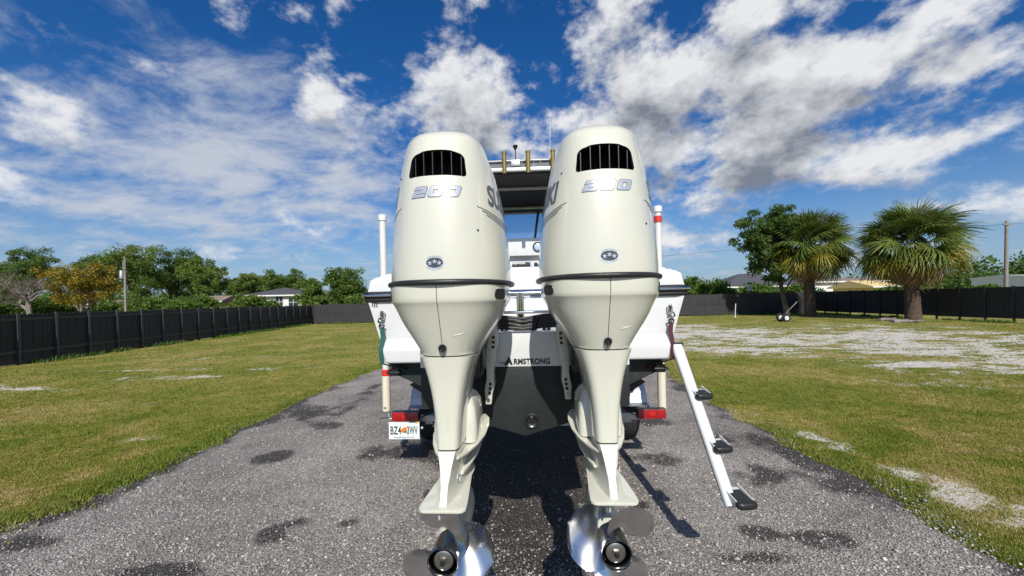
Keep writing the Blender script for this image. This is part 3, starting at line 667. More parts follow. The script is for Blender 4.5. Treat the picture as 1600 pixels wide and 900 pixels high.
def make_motor():
    root = empty('outboard_motor')
    # upper cowl with the air scoop cut into its back
    zs = np.concatenate([np.linspace(1.772, 2.32, 34), np.linspace(2.335, 2.408, 30)])
    cw = MB().loft([sect(UPPER, z, PU, 96) for z in zs]).build('cowl', cowl_white, root, smooth=0)
    cut = MB().prism(vent_poly(), (0, .17, 0), (1, 0, 0), (0, 0, 1), .30).build('cutter', cowl_white, None, smooth=0)
    boolean_cut(cw, cut)
    cw.data.materials.clear(); cw.data.materials.append(cowl_white); cw.data.materials.append(dark_hole)
    for p in cw.data.polygons:
        cx, cy, cz = p.center
        p.material_index = 1 if (abs(cx) < .1150 and 2.183 < cz < 2.302 and cy > rear_y(UPPER, cx, cz, PU) + .008 and cy < .2) else 0
    smooth_mesh(cw.data, 32)
    vm = MB()                                                     # rim lining the scoop
    outer, inner = vent_poly(), vent_poly(.955)
    ring = []
    n = len(outer); cz = 2.238
    for (ox, oz) in outer:
        ring.append(((ox, rear_y(UPPER, ox, oz, PU) - .0015, oz), (ox * .955, rear_y(UPPER, ox, oz, PU) + .004, cz + (oz - cz) * .93), (ox * .955, rear_y(UPPER, ox, oz, PU) + .05, cz + (oz - cz) * .93)))
    vm.loft([[r[k] for r in ring] for k in range(3)], False, False)
    vm.build('scoop_rim', black_plastic, cw, smooth=50)
    for i in range(6):
        x = -.0925 + .037 * i; y0 = rear_y(UPPER, x, 2.236, PU)
        MB().box((x, y0 + .058, 2.238), (.0032, .075, .104)).build('louvre', steel_dark, cw, smooth=0)
    # lettering and badges on the cowl
    def glyph(ch, x0, w, z0, h, t):
        b = []
        def rc(a, c_, e, f):
            for (u0, u1, v0, v1) in ((a, c_, e, f),): b.append([(x0 + u0 * w, z0 + v0 * h), (x0 + u1 * w, z0 + v0 * h), (x0 + u1 * w, z0 + v1 * h), (x0 + u0 * w, z0 + v1 * h)])
        tx, tz = t / w, t * .72 / h
        if ch == '0':
            k = .12
            b.append([(x0 + k * w, z0), (x0 + (1 - k) * w, z0), (x0 + w, z0 + .16 * h), (x0 + w, z0 + tz * h), (x0, z0 + tz * h), (x0, z0 + .16 * h)])
            b.append([(x0, z0 + (1 - tz) * h), (x0 + w, z0 + (1 - tz) * h), (x0 + w, z0 + .84 * h), (x0 + (1 - k) * w, z0 + h), (x0 + k * w, z0 + h), (x0, z0 + .84 * h)])
            rc(0, tx, tz, 1 - tz); rc(1 - tx, 1, tz, 1 - tz)
        else:
            rc(0, 1, 0, tz); m0, m1 = .5 - tz * .52, .5 + tz * .52
            b.append([(x0, z0 + tz * h), (x0 + tx * w, z0 + tz * h), (x0 + tx * w, z0 + m0 * h), (x0 + tx * w, z0 + m1 * h), (x0 + .1 * w, z0 + m1 * h), (x0, z0 + m0 * h)])
            rc(tx, 1, m0, m1)
            rc(1 - tx, 1, m1, 1 - tz)
            b.append([(x0 + .02 * w, z0 + (1 - tz) * h), (x0 + w, z0 + (1 - tz) * h), (x0 + w, z0 + .86 * h), (x0 + .9 * w, z0 + h), (x0 + .1 * w, z0 + h)])
        return b
    for nm, grow, mt, off in (('number_outline', .0024, mid_decal, .0008), ('number_decal', 0, silver_decal, .0026)):
        polys = []
        for k, ch in enumerate('200'):
            polys += glyph(ch, -.089 + k * .0645 - grow, .053 + 2 * grow, 2.100 - grow, .042 + 2 * grow, .0175 + 2 * grow)
        polys = [[(x + (z - 2.12) * .30, z) for x, z in p] for p in polys]
        me = poly_mesh(polys); cut_fine(me, 2); on_rear(me, off); decal(nm, me, mt, cw)
    def ell(rx, rz, n=28, cx=0, cz=1.846): return [(cx + rx * math.cos(2 * math.pi * i / n), cz + rz * math.sin(2 * math.pi * i / n)) for i in range(n)]
    def star(cx, cz, r): return [(cx + (r if i % 2 == 0 else r * .42) * math.sin(math.pi * i / 5) * 1.05, cz + (r if i % 2 == 0 else r * .42) * math.cos(math.pi * i / 5)) for i in range(10)]
    bx = -.003
    bd = decal('badge', poly_mesh([ell(.0385, .0285, cx=bx)]), light_decal, cw); on_rear(bd.data, .0008)
    o = decal('badge_field', poly_mesh([ell(.0325, .0190, cx=bx)]), grey_decal, bd); on_rear(o.data, .0016)
    for dx, dz in ((-.018, -.0015), (0, .0045), (.018, -.0015)):
        o = decal('star', poly_mesh([star(bx + dx, 1.846 + dz, .0105)]), silver_decal, bd); on_rear(o.data, .0026)
    ticks = []                                                   # the small print round the badge is too fine to read: short dashes
    for i in range(30):
        a = 2 * math.pi * (i + .5) / 30
        if abs(math.cos(a)) > .86: continue
        x, z = bx + .0355 * math.cos(a), 1.846 + .0240 * math.sin(a); ticks.append([(x - .0011, z - .0018), (x + .0011, z - .0018), (x + .0011, z + .0018), (x - .0011, z + .0018)])
    o = decal('badge_print', poly_mesh(ticks), grey_decal, bd); on_rear(o.data, .0018)
    for sg in (1, -1):
        me = text_mesh('SUZUKI', .120, bold=.0035, shear=.12, align='LEFT' if sg > 0 else 'RIGHT', spacing=.98)
        cut_fine(me, 2)
        for v in me.vertices:
            x, z = v.co.x, v.co.y
            v.co = ((.134 + x * .86) if sg > 0 else (.134 - x * .86), 2.128 + z, 0)
        on_side(me, sg, .0018); decal('lettering', me, side_decal, cw)
        for k in range(3):                                       # the swoosh lines
            pts = []
            for i in range(25):
                y = .075 + .018 * k + i * .0165; s_ = i / 24
                z = 2.072 - .014 * k - .10 * s_ + .075 * s_ * s_
                pts.append((y, z))
            hw = .0016
            me = poly_mesh([[(pts[i][0], pts[i][1] - hw), (pts[i + 1][0], pts[i + 1][1] - hw), (pts[i + 1][0], pts[i + 1][1] + hw), (pts[i][0], pts[i][1] + hw)] for i in range(24)])
            on_side(me, sg, .0015); decal('pinstripe', me, grey_decal, cw)
    for x, z in ((-.165, 2.205), (.155, 1.975)):
        y = rear_y(UPPER, x, z, PU); MB().lathe([(.004, -.003), (.0045, .004)], (x, y, z), (0, 1, 0), 10).build('screw', black_plastic, cw, smooth=40)
    # rubber band round the joint
    ringp = [Vector(p) for p in sect([(z, w + .004, y - .004, f + .004) for z, w, y, f in UPPER], 1.772, PU, 96)]
    MB().tube(ringp + [ringp[0], ringp[1]], .0115, 8, False).build('rubber_band', rubber, root, smooth=60)
    # lower cowl
    zs = sorted(set(list(np.linspace(1.768, 1.70, 6)) + [1.694, 1.690, 1.686] + list(np.linspace(1.67, 1.478, 14))), reverse=True)
    lc = MB().loft([sect(LOWER, z, PL_, 72) for z in zs]).build('lower_cowl', cowl_white, root, smooth=30)
    sm = [(-.0013, z) for z in np.linspace(1.762, 1.482, 30)]
    me = poly_mesh([[(-.0013, a), (.0013, a), (.0013, b), (-.0013, b)] for (_, a), (_, b) in zip(sm[:-1], sm[1:])])
    on_rear(me, .0008, LOWER, PL_); decal('centre_seam', me, grey_decal, lc)
    yq = rear_y(LOWER, 0, 1.512, PL_)
    MB().lathe([(.011, -.012), (.0155, -.012), (.0165, -.007), (.0165, .012)], (0, yq, 1.512), (0, 1, 0), 20, False, True).lathe([(.010, -.004), (.010, .01)], (0, yq, 1.512), (0, 1, 0), 6).build('drain_fitting', black_plastic, lc, smooth=40)
    me = poly_mesh([[(.045 + .052 * t, 1.560 + .012 * t + k * .0085 * math.sin(math.pi * t)) for t, k in [(i / 10, 0) for i in range(11)] + [(1 - i / 10, 1) for i in range(1, 10)]]])
    on_rear(me, .002, LOWER, PL_); decal('finger_recess', me, material('recess_pale', (.82, .81, .72), .35), lc)
    for sg in (1, -1):                                           # oval side intake
        pts = [(.155 + .046 * math.copysign(abs(math.cos(a)) ** .55, math.cos(a)), 1.724 + .022 * math.copysign(abs(math.sin(a)) ** .6, math.sin(a))) for a in np.linspace(0, 2 * math.pi, 24, endpoint=False)]
        mb = MB(); rg = []
        for k, off in ((0, -.006), (1, .003)):
            rg.append([(sg * (side_x(LOWER, y, z, PL_) + off), y, z) for y, z in pts])
        mb.loft(rg); mb.build('side_intake', black_plastic, lc, smooth=30)
    MB().loft([sect([(z, w - .004, y + .004, f) for z, w, y, f in LEG], z, PL_, 48) for z in (1.482, 1.468)]).build('joint_gasket', black_plastic, root, smooth=30)
    # midsection leg
    leg = MB().loft([sect(LEG, z, 5.0, 56) for z in np.linspace(1.473, 1.092, 14)]).build('midsection', cowl_white, root, smooth=30)
    for sg in (1, -1):
        def rr(z, x1, y0, y1, r=.03):
            q = []
            for (cx, cy, a0) in ((x1 - r, y0 + r, 270), (x1 - r, y1 - r, 0)):
                for i in range(5): a = R(a0 + 90 * i / 4); q.append((sg * (cx + r * math.cos(a)), cy + r * math.sin(a), z))
            return q + [(sg * .03, y1, z), (sg * .03, y0, z)]
        MB().loft([rr(1.27, .062, .33, .46), rr(1.245, .078, .30, .50), rr(1.21, .092, .285, .53), rr(1.12, .100, .28, .54), rr(1.06, .098, .28, .54)]).build('side_fairing', cowl_white, leg, smooth=40)
    me = None
    MB().loft([sect([(z, w - .003, y + .003, f) for z, w, y, f in LEG], z, 5.0, 40) for z in (1.096, 1.082)]).build('lower_joint', black_plastic, root, smooth=30)
    # gearcase: strut, splash flanges, cavitation plate, torpedo, skeg
    def foil(z, yr, yf, w, n=10, rw=.004):
        q = []
        for i in range(n + 1):
            t = i / n; q.append((w * (math.sin(math.pi * min(t * .62 + .02, 1)) ** .8 if t < .8 else math.cos((t - .8) / .2 * math.pi / 2) ** .6 * math.sin(math.pi * (.8 * .62 + .02)) ** .8) + rw * (1 - t) ** 3, yr + (yf - yr) * t, z))
        return q + [(-x, y, z_) for x, y, z_ in reversed(q[:-1])]
    gc = MB().loft([foil(1.086, .114, .46, .050, rw=.030), foil(1.03, .090, .47, .050, rw=.018), foil(.97, .062, .48, .050, rw=.009), foil(.93, .042, .48, .056, rw=.007), foil(.912, .030, .48, .060, rw=.008), foil(.905, .018, .48, .072),
                    foil(.86, .14, .50, .034), foil(.80, .16, .50, .032), foil(.73, .18, .50, .03)]).build('gearcase', cowl_white, root, smooth=34)
    def plate(name, z, th, out):
        poly = out + [(-x, y) for x, y in reversed(out)]
        mb = MB(); k = .004
        mb.loft([[(x, y, z + dz) for x, y in poly] for dz in (0, th)])
        return mb.build(name, cowl_white, gc, smooth=40, bevel=.0025, seg=2)
    plate('cavitation_plate', .897, .011, [(.066, .0), (.080, .004), (.090, .016), (.092, .03), (.088, .10), (.079, .20), (.070, .30), (.058, .42), (.030, .52)])
    # the two swept splash flanges
    def flange(z0, z1, prof, th=.012):
        for sg in (1, -1):
            mb = MB(); rg = []
            for (y, xin, xout, t) in prof:
                z = z0 + (z1 - z0) * t; rg.append([(sg * xin, y, z), (sg * xout, y, z + .010), (sg * (xout + .001), y, z + .010 + th), (sg * xin, y, z + th)])
            mb.loft(rg); mb.build('splash_flange', cowl_white, gc, smooth=50, bevel=.003)
    flange(1.030, 1.075, [(.15, .02, .040, 0), (.20, .02, .070, .02), (.28, .02, .100, .10), (.38, .02, .124, .30), (.48, .02, .132, .6), (.55, .02, .126, .85), (.60, .02, .10, 1)])
    flange(.945, 1.00, [(.20, .02, .050, 0), (.27, .02, .070, .1), (.36, .02, .090, .35), (.46, .02, .098, .7), (.55, .02, .09, 1)], .014)
    for k in range(2): MB().box((.0415, .118 + .05 * k, .985 - .035 * k), (.004, .007, .016)).build('water_slot', light_decal, gc, smooth=0)
    MB().lathe([(.046, .115), (.060, .15), (.063, .25), (.062, .36), (.055, .46), (.040, .54), (.018, .59), (.002, .605)], (0, 0, .706), (0, 1, 0), 28).build('torpedo', cowl_white, gc, smooth=60)
    sk = [(.17, .69), (.47, .69), (.44, .60), (.37, .47), (.33, .405), (.27, .395), (.235, .41), (.22, .50)]
    MB().loft([[(x * sg, y, z) for y, z in sk] for x, sg in ((.008, -1), (.008, 1))]).build('skeg', cowl_white, gc, smooth=30, bevel=.004)
    MB().loft([[(-.018, .02, .897), (-.012, .02, .897), (.004, .10, .897), (-.004, .10, .897)], [(-.020, .035, .852), (-.014, .035, .852), (-.002, .085, .852), (-.008, .085, .852)]]).build('trim_tab', cowl_white, gc, smooth=0, bevel=.002)
    # clamp bracket: two drilled plates, swivel and tilt cylinder
    for sg in (1, -1):
        out = [(.125, 1.61), (.168, 1.61), (.172, 1.47), (.158, 1.43), (.156, 1.36), (.146, 1.31), (.150, 1.24), (.138, 1.20), (.132, 1.14), (.100, 1.14), (.096, 1.22), (.108, 1.28), (.106, 1.40), (.120, 1.48)]
        br = MB().prism([(sg * x, z) for x, z in out], (0, .735, 0), (1, 0, 0), (0, 0, 1), .12).build('clamp_bracket', cowl_white, root, smooth=30, bevel=.006)
        for (xx, zz) in ((.150, 1.500), (.149, 1.474), (.147, 1.448), (.128, 1.250), (.126, 1.226), (.123, 1.202)):
            MB().lathe([(.0085, 0), (.0085, .004)], (sg * xx, .615, zz), (0, -1, 0), 12).build('bolt_hole', black_plastic, br, smooth=40)
        MB().lathe([(.014, 0), (.014, .012), (.008, .018)], (sg * .147, .614, 1.555), (0, -1, 0), 6).build('bolt', steel_dull, br, smooth=20)
        MB().lathe([(.010, 0), (.010, .010)], (sg * .116, .614, 1.168), (0, -1, 0), 6).build('bolt', steel_dull, br, smooth=20)
        MB().box((sg * .095, .50, 1.40), (.035, .05, .11)).build('mount_cover', black_plastic, br, smooth=30, bevel=.006)
    MB().box((0, .53, 1.42), (.20, .16, .22)).build('swivel_housing', black_plastic, root, smooth=30, bevel=.02)
    MB().tube([(0, .60, 1.18), (0, .55, 1.46)], .028, 14).build('tilt_cylinder', steel_dull, root, smooth=40)
    MB().tube([(-.15, .63, 1.585), (.15, .63, 1.585)], .018, 12).build('tilt_tube', black_plastic, root, smooth=40)
    return root

def add_propeller(root, ang0, hand):
    pr = MB()
    pr.lathe([(.0575, .0), (.0600, .004), (.0585, .03), (.0555, .10), (.050, .17), (.047, .19)], (0, 0, .706), (0, 1, 0), 40, False, True)
    pr.lathe([(.0575, .0), (.0550, .002), (.0520, .04), (.048, .12)], (0, 0, .706), (0, 1, 0), 40, False, True)
    hub = pr.build('propeller', steel_hub, root, smooth=50)
    MB().lathe([(.0515, .10), (.034, .085), (.034, .05)], (0, 0, .706), (0, 1, 0), 32, False, False).build('exhaust_throat', steel_dull, hub, smooth=40)
    MB().lathe([(.030, .016), (.038, .020), (.041, .05), (.041, .10)], (0, 0, .706), (0, 1, 0), 28, True, True).build('bushing', steel_dull, hub, smooth=40)
    MB().lathe([(.018, .006), (.018, .02)], (0, 0, .706), (0, 1, 0), 6).build('prop_nut', steel_dull, hub, smooth=20)
    MB().lathe([(.007, -.004), (.0095, .0), (.0095, .02)], (0, 0, .706), (0, 1, 0), 14).build('shaft_end', steel_dark, hub, smooth=40)
    for b in range(3):
        t0 = R(ang0 + 120 * b); nu, nv = 16, 18; top, bot = [], []
        for i in range(nu + 1):
            s_ = i / nu; r = .050 + (.193 - .050) * s_
            # ear outline: chord grows, then closes round the tip
            half = (.074 + .050 * math.sin(min(s_ * 1.25, 1) * math.pi / 2)) * (1 - max(0, (s_ - .45) / .55) ** 2.6) ** .5 + .0015
            skew = .012 + .052 * s_ * s_
            for j in range(nv + 1):
                u = -1 + 2 * j / nv; phi_c = (half * u + skew) / max(r, .075)
                y = .095 + hand * 0 + (.48 / 6.283) * phi_c * .95 - .040 * s_ ** 1.5 + .016 * (1 - u * u)
                th = (.0052 * (1 - s_ * .65)) * (1 - u ** 4) ** .5 + .0006
                a = t0 + hand * phi_c
                px, pz = r * math.cos(a), r * math.sin(a) + .706
                top.append((px, y - th, pz)); bot.append((px, y + th, pz))
        k = len(top); fs = []
        for i in range(nu):
            for j in range(nv):
                q = i * (nv + 1) + j; fs += [(q, q + 1, q + nv + 2, q + nv + 1), (k + q, k + q + nv + 1, k + q + nv + 2, k + q + 1)]
        for i in range(nu):
            for j in (0, nv):
                q = i * (nv + 1) + j; fs.append((q, q + nv + 1, k + q + nv + 1, k + q))
        for j in range(nv):
            q = nu * (nv + 1) + j; fs.append((q, q + 1, k + q + 1, k + q))
            fs.append((j, j + 1, k + j + 1, k + j))
        MB().add(top + bot, fs).build('blade', steel, hub, smooth=70)
motor = make_motor()
motor.location = (-.286, 1.45, 0); motor.rotation_euler.z = -R(3.0)
motor2 = copy_tree(motor); motor2.location = (.376, 1.455, .012)
add_propeller(motor, -35, 1); add_propeller(motor2, 175, -1)
tag(motor, 'cream white outboard motor above the licence plate side, SU lettering showing', 'outboard motor', 'pair of outboard motors')
tag(motor2, 'cream white outboard motor beside the boarding ladder, KI lettering showing', 'outboard motor', 'pair of outboard motors')

# ================================================================== BOAT (local: x right, y forward from the transom, z height)
BOAT_LOC, BOAT_RZ = (.095, 3.10, 0), -R(2.3)
boat = empty('fishing_boat', BOAT_LOC, BOAT_RZ, 'white fishing boat with black rub rail and hardtop standing on its trailer', 'boat')
def hull_rows(y):
    t = min(max(y / 7.6, 0), 1); k = (1 - t ** 3.2); rise = .38 * t ** 2
    return dict(sheer=(1.285 * k, 1.745 + rise), cap=(1.25 * k, 1.882 + rise), chine=(1.125 * k ** 1.15, 1.215 + .55 * rise), keelside=(1.055 * k ** 1.3, 1.105 + .9 * rise), keel=(0.0, .62 + .95 * t ** 4), deck=(1.02 * k, 1.90 + rise))
ys = [0, .5, 1, 1.6, 2.4, 3.2, 4, 4.8, 5.5, 6.1, 6.6, 7.0, 7.3, 7.52]
def strip(a, b, c=None, n=5):
    rows = []
    for y in ys:
        h = hull_rows(y); pts = [h[a], h[b]] + ([h[c]] if c else [])
        rows.append([(x, y, z) for x, z in pts])
    return rows
mb = MB()
for sg in (-1, 1): mb.loft([[(sg * x, y, z) for x, y, z in r] for r in strip('sheer', 'chine')], False, False, False)
mb.build('hull_side', gel_white, boat, smooth=50)
mb = MB()
for sg in (-1, 1): mb.loft([[(sg * x, y, z) for x, y, z in r] for r in strip('chine', 'keelside', 'keel')], False, False, False)
h = hull_rows(0); mb.prism([h['keel'], h['keelside'], h['chine'], (-h['chine'][0], h['chine'][1]), (-h['keelside'][0], h['keelside'][1])], (0, .012, 0), (1, 0, 0), (0, 0, 1), .012)
mb.build('hull_bottom', bottom_paint, boat, smooth=25)
mb = MB()
for sg in (-1, 1): mb.loft([[(sg * x, y, z) for x, y, z in r] for r in strip('sheer', 'cap', 'deck')], False, False, False)
gun = mb.build('gunwale', gel_white, boat, smooth=30)
# transom, its cap and the moulded stern ledge
tr = MB().prism([(-1.125, 1.217), (1.125, 1.217), (1.282, 1.745), (1.248, 1.880), (1.20, 1.905), (-1.20, 1.905), (-1.248, 1.880), (-1.282, 1.745)], (0, .03, 0), (1, 0, 0), (0, 0, 1), .05).build('transom', gel_white, boat, smooth=30, bevel=.008)
MB().loft([[(x, y, z) for x, z in ((-1.09, 1.222), (1.09, 1.222), (1.13, 1.335), (-1.13, 1.335))] if y < -.05 else [(x, y, z) for x, z in ((-1.095, 1.21), (1.095, 1.21), (1.15, 1.41), (-1.15, 1.41))] for y in (-.15, -.022)]).build('stern_ledge', gel_white, boat, smooth=40, bevel=.02, seg=3)
MB().box((0, .13, 1.895), (2.36, .28, .045)).build('transom_cap', deck_white, boat, smooth=30, bevel=.015)
MB().box((0, .50, 1.82), (1.5, .36, .34)).build('bait_well', deck_white, boat, smooth=30, bevel=.03, seg=3)
mb = MB()
for sg in (-1, 1):                      # corner mouldings rising to the cockpit sides
    mb.loft([[(sg * 1.17, .02, 1.885), (sg * 1.02, .02, 1.885), (sg * 1.02, .02, 1.93), (sg * 1.14, .02, 1.93)], [(sg * 1.17, .5, 1.885), (sg * 1.02, .5, 1.885), (sg * 1.02, .5, 2.00), (sg * 1.12, .5, 2.00)], [(sg * 1.17, 3.2, 1.93), (sg * 1.0, 3.2, 1.93), (sg * 1.0, 3.2, 2.06), (sg * 1.1, 3.2, 2.06)]])
mb.build('coaming', deck_white, boat, smooth=40, bevel=.015)
# rub rail: black rubber with a bright insert, round sides and stern corners
for nm, mt, r, dz in (('rub_rail', rubber, .030, .014), ('rail_insert', chrome, .011, .012), ('rub_rail', rubber, .018, -.026)):
    for sg in (-1, 1):
        off = {.030: .006, .011: .031, .018: .008}[r]
        pts = [(sg * .80, -.022 - off, 1.745 + dz)] + [(sg * 1.20, -.022 - off, 1.745 + dz), (sg * (1.275 + off), -.012 - off * .4, 1.745 + dz)] + [(sg * (hull_rows(y)['sheer'][0] + off), y, hull_rows(y)['sheer'][1] + dz) for y in ys[1:10]]
        MB().tube(pts, r, 8).build(nm, mt, boat, smooth=50)
for k, dx in enumerate((0, .018, .036)): MB().box((-1.232 + dx, -.0225, 1.690 - .006 * k), (.008, .004, .045 - .012 * (k == 2))).build('drain_slot', grey_decal, tr, smooth=0)
# bracket that carries the motors
YB = -.90
brk = MB().loft([[(x, y, z) for x, z in ((-.60, 1.314), (.60, 1.314), (.60, 1.49), (.575, 1.515), (-.575, 1.515), (-.60, 1.49))] for y in (YB, 0.0)]).build('motor_bracket', gel_white, boat, smooth=30, bevel=.006)
MB().loft([[(x, y, z) for x, z in ((-.60, 1.312), (-.60, 1.09 - dz), (0, .915 - dz), (.60, 1.09 - dz), (.60, 1.312))] for y, dz in ((YB + .002, 0), (0, .14))]).build('bracket_pod', bottom_paint, brk, smooth=25, bevel=.008)
pod = brk
MB().lathe([(.028, -.004), (.036, -.010), (.044, -.008), (.046, .006)], (.040, YB, 1.005), (0, 1, 0), 28).lathe([(.014, -.018), (.016, -.002)], (.040, YB, 1.005), (0, 1, 0), 6).box((.040, YB - .012, 1.005), (.05, .012, .009)).build('drain_plug', steel_dark, brk, smooth=40)
fit_text('lettering', 'RMSTRONG', -.056, .150, 1.327, 1.361, YB - .0015, black_plastic, brk, bold=.0042)
fit_text('lettering', 'A', -.112, -.063, 1.325, 1.370, YB - .0015, black_plastic, brk, bold=.006, shear=.1)
for k, (x0, x1, z) in enumerate(((-.147, -.085, 1.340), (-.137, -.088, 1.332), (-.122, -.093, 1.324))):
    MB().prism([(x0, z), (x1, z - .0015), (x1, z + .0035), (x0, z + .001)], (0, YB - .001, 0), (1, 0, 0), (0, 0, 1), .0015).build('speed_line', black_plastic, brk, smooth=0)
for x in (-.115, -.03, .055, .14): MB().lathe([(.028, 0), (.027, .012), (.018, .020)], (x, YB + .10, 1.515), (0, 0, 1), 20).build('deck_fitting', steel if x != .055 else black_plastic, brk, smooth=40)
# bright rail across the bracket, rigging hoses, steering tie bar
ral = MB().tube([(-.62, -.55, 1.735), (.62, -.55, 1.735)], .030, 16).tube([(-.62, -.55, 1.735), (-.66, -.50, 1.70), (-.66, -.2, 1.60), (-.66, -.1, 1.5)], .022, 12).tube([(.62, -.55, 1.735), (.66, -.50, 1.70), (.66, -.2, 1.60), (.66, -.1, 1.5)], .022, 12).build('stern_rail', chrome, boat, smooth=50)
MB().tube([(-.018, -.56, 1.745), (-.018, -.56, 1.515)], .027, 16).lathe([(.042, 0), (.04, .02)], (-.018, -.56, 1.515), (0, 0, 1), 16).build('rail_post', chrome, ral, smooth=50)
MB().tube([(-.27, -1.03, 1.63), (.24, -1.03, 1.63)], .0085, 10).build('steering_tie_bar', chrome, boat, smooth=50)
for k in range(6):
    a = random.uniform(-.01, .01); z0 = 1.600 - .012 * k
    MB().tube([(-.30, -.92, z0 + .01), (-.12, -.86 + a, z0), (.0, -.84 - a, z0 - .012 + a), (.12, -.86, z0 + .004), (.30, -.92, z0 + .012)], .010 + .003 * (k % 2), 8).build('rigging_hose', rubber, boat, smooth=60)
for x0, x1 in ((.085, .06), (.16, .205), (-.10, -.16)):
    MB().tube([(x0, -.86, 1.59), ((x0 + x1) / 2, -.87, 1.56), (x1, -.88, 1.52)], .011, 8).build('rigging_hose', rubber, boat, smooth=60)
for sg in (-1, 1): MB().box((sg * .235 + (-.045 if sg < 0 else .045), -.87, 1.56), (.13, .12, .09)).build('hose_bundle_cover', rubber, boat, smooth=40, bevel=.02)
# cockpit: floor, console with helm shelf, windscreen, hardtop
MB().box((0, 2.4, 1.25), (2.0, 4.0, .06)).build('cockpit_sole', deck_white, boat, smooth=0)
con = MB().loft([[(-.85, y0, z), (.85, y0, z), (.85, 4.3, z), (-.85, 4.3, z)] for z, y0 in ((1.28, 2.45), (2.05, 2.45), (2.10, 2.60))]).build('cabin', deck_white, boat, smooth=30, bevel=.03)
MB().box((0, 3.55, 2.42), (1.7, 1.3, .36)).build('cabin_top', deck_white, con, smooth=30, bevel=.03)
MB().box((0, 2.86, 2.505), (1.72, .10, .27)).build('overhead_panel', gel_white, con, smooth=30, bevel=.015)
for sg in (-1, 1): MB().box((sg * .80, 2.75, 2.22), (.1, .2, .42)).build('cabin_side', deck_white, con, smooth=30, bevel=.01)
for k, (x, w, hh) in enumerate(((-.27, .05, .13), (-.17, .025, .10), (-.06, .13, .10), (.06, .10, .13), (.17, .05, .12), (-.38, .06, .12))):
    MB().box((x, 2.78 + .01 * k, 2.13 + hh / 2 + .01), (w, .08, hh)).build('helm_instrument', black_plastic if k % 3 else steel_dark, con, smooth=20, bevel=.006)
for x in (-.22, .115): MB().box((x, 2.75, 2.215), (.055, .04, .085)).build('helm_display', light_decal, con, smooth=20, bevel=.004)
MB().tube([(-.40, 2.70, 2.125), (.30, 2.70, 2.125)], .014, 8).build('grab_rail', rubber, con, smooth=50)
MB().lathe([(.055, -.012), (.072, -.014), (.078, .0)], (.205, 2.80, 2.50), (0, 1, 0), 28).build('speaker_ring', steel_dark, con, smooth=40)
MB().lathe([(.002, -.020), (.04, -.018), (.054, -.012)], (.205, 2.80, 2.50), (0, 1, 0), 28).build('speaker_cone', material('pale_blue_plastic', (.42, .54, .66), .3), con, smooth=40)
ht = MB().loft([[(-1.02, y, z), (1.02, y, z), (1.02, y, z + th), (.5, y, z + th + .02), (-.5, y, z + th + .02), (-1.02, y, z + th)] for y, z, th in ((1.90, 3.376, .024), (1.96, 3.376, .03), (4.2, 3.36, .05), (4.35, 3.34, .04))]).build('hardtop', gel_white, boat, smooth=40, bevel=.01)
MB().box((0, 3.1, 3.355), (1.94, 2.3, .02)).build('top_lining', top_black, ht, smooth=0)
for y, z in ((2.50, 3.315), (3.70, 3.315)): MB().box((0, y, z), (1.9, .05, .045)).build('cross_bar', aluminium, ht, smooth=30, bevel=.008)
mb = MB().tube([(-.98, 1.93, 3.515), (.98, 1.93, 3.515)], .014, 8)
for x in np.linspace(-.95, .95, 9): mb.tube([(x, 1.93, 3.42), (x, 1.93, 3.515)], .009, 6)
mb.tube([(-.98, 1.93, 3.515), (-.98, 4.0, 3.50)], .014, 8).tube([(.98, 1.93, 3.515), (.98, 4.0, 3.50)], .014, 8).build('top_rail', galv, ht, smooth=50)
for k in range(3): MB().box((-.01 + .33 * (k - 1), 1.945, 3.466), (.325, .004, .088)).build('rail_netting', material('grey_netting', (.16, .165, .18), .8), ht, smooth=0)
for x in (-.545, -.229, .079, .395):
    MB().tube([(x, 1.86, 3.335), (x, 1.845, 3.60)], .029, 14).lathe([(.033, 0), (.034, .02), (.029, .024)], (x, 1.8455, 3.585), (0, 0, 1), 14).build('rod_holder', brass, ht, smooth=50)
MB().box((-.085, 1.92, 3.475), (.12, .06, .08)).build('spreader_light', aluminium, ht, smooth=30, bevel=.01)
MB().tube([(-.085, 1.95, 3.50), (-.085, 1.95, 3.67)], .007, 8).lathe([(.006, 0), (.032, .045), (.034, .06), (.028, .066)], (-.085, 1.95, 3.66), (0, 0, 1), 16).build('antenna', black_plastic, ht, smooth=40)
MB().tube([(.42, 2.9, 3.42), (.45, 2.95, 4.6)], [.007, .002], 6).build('whip_antenna', gel_white, ht, smooth=50)
for sg in (-1, 1):
    for y in (2.2, 4.1): MB().tube([(sg * .92, y + .15, 1.95), (sg * .95, y, 3.37)], .026, 10).build('top_leg', aluminium, ht, smooth=50)
ws = empty('windscreen'); ws.parent = boat
MB().box((0, 4.18, 2.98), (1.75, .012, .72)).build('pane', clear, ws, smooth=0)
for x in (-.87, .0, .87): MB().beam((x + (.16 if x == 0 else 0), 4.165, 2.60), (x + (.27 if x == 0 else 0), 4.165, 3.34), .045, .03, (0, 1, 0)).build('frame', steel_dark, ws, smooth=0)
MB().box((0, 4.16, 2.765), (1.75, .03, .045)).build('frame', steel_dark, ws, smooth=0)
MB().box((0, 4.6, 2.50), (1.7, 1.2, .24)).build('cabin_forward', material('grey_hatch', (.25, .26, .28), .5), boat, smooth=30, bevel=.03)

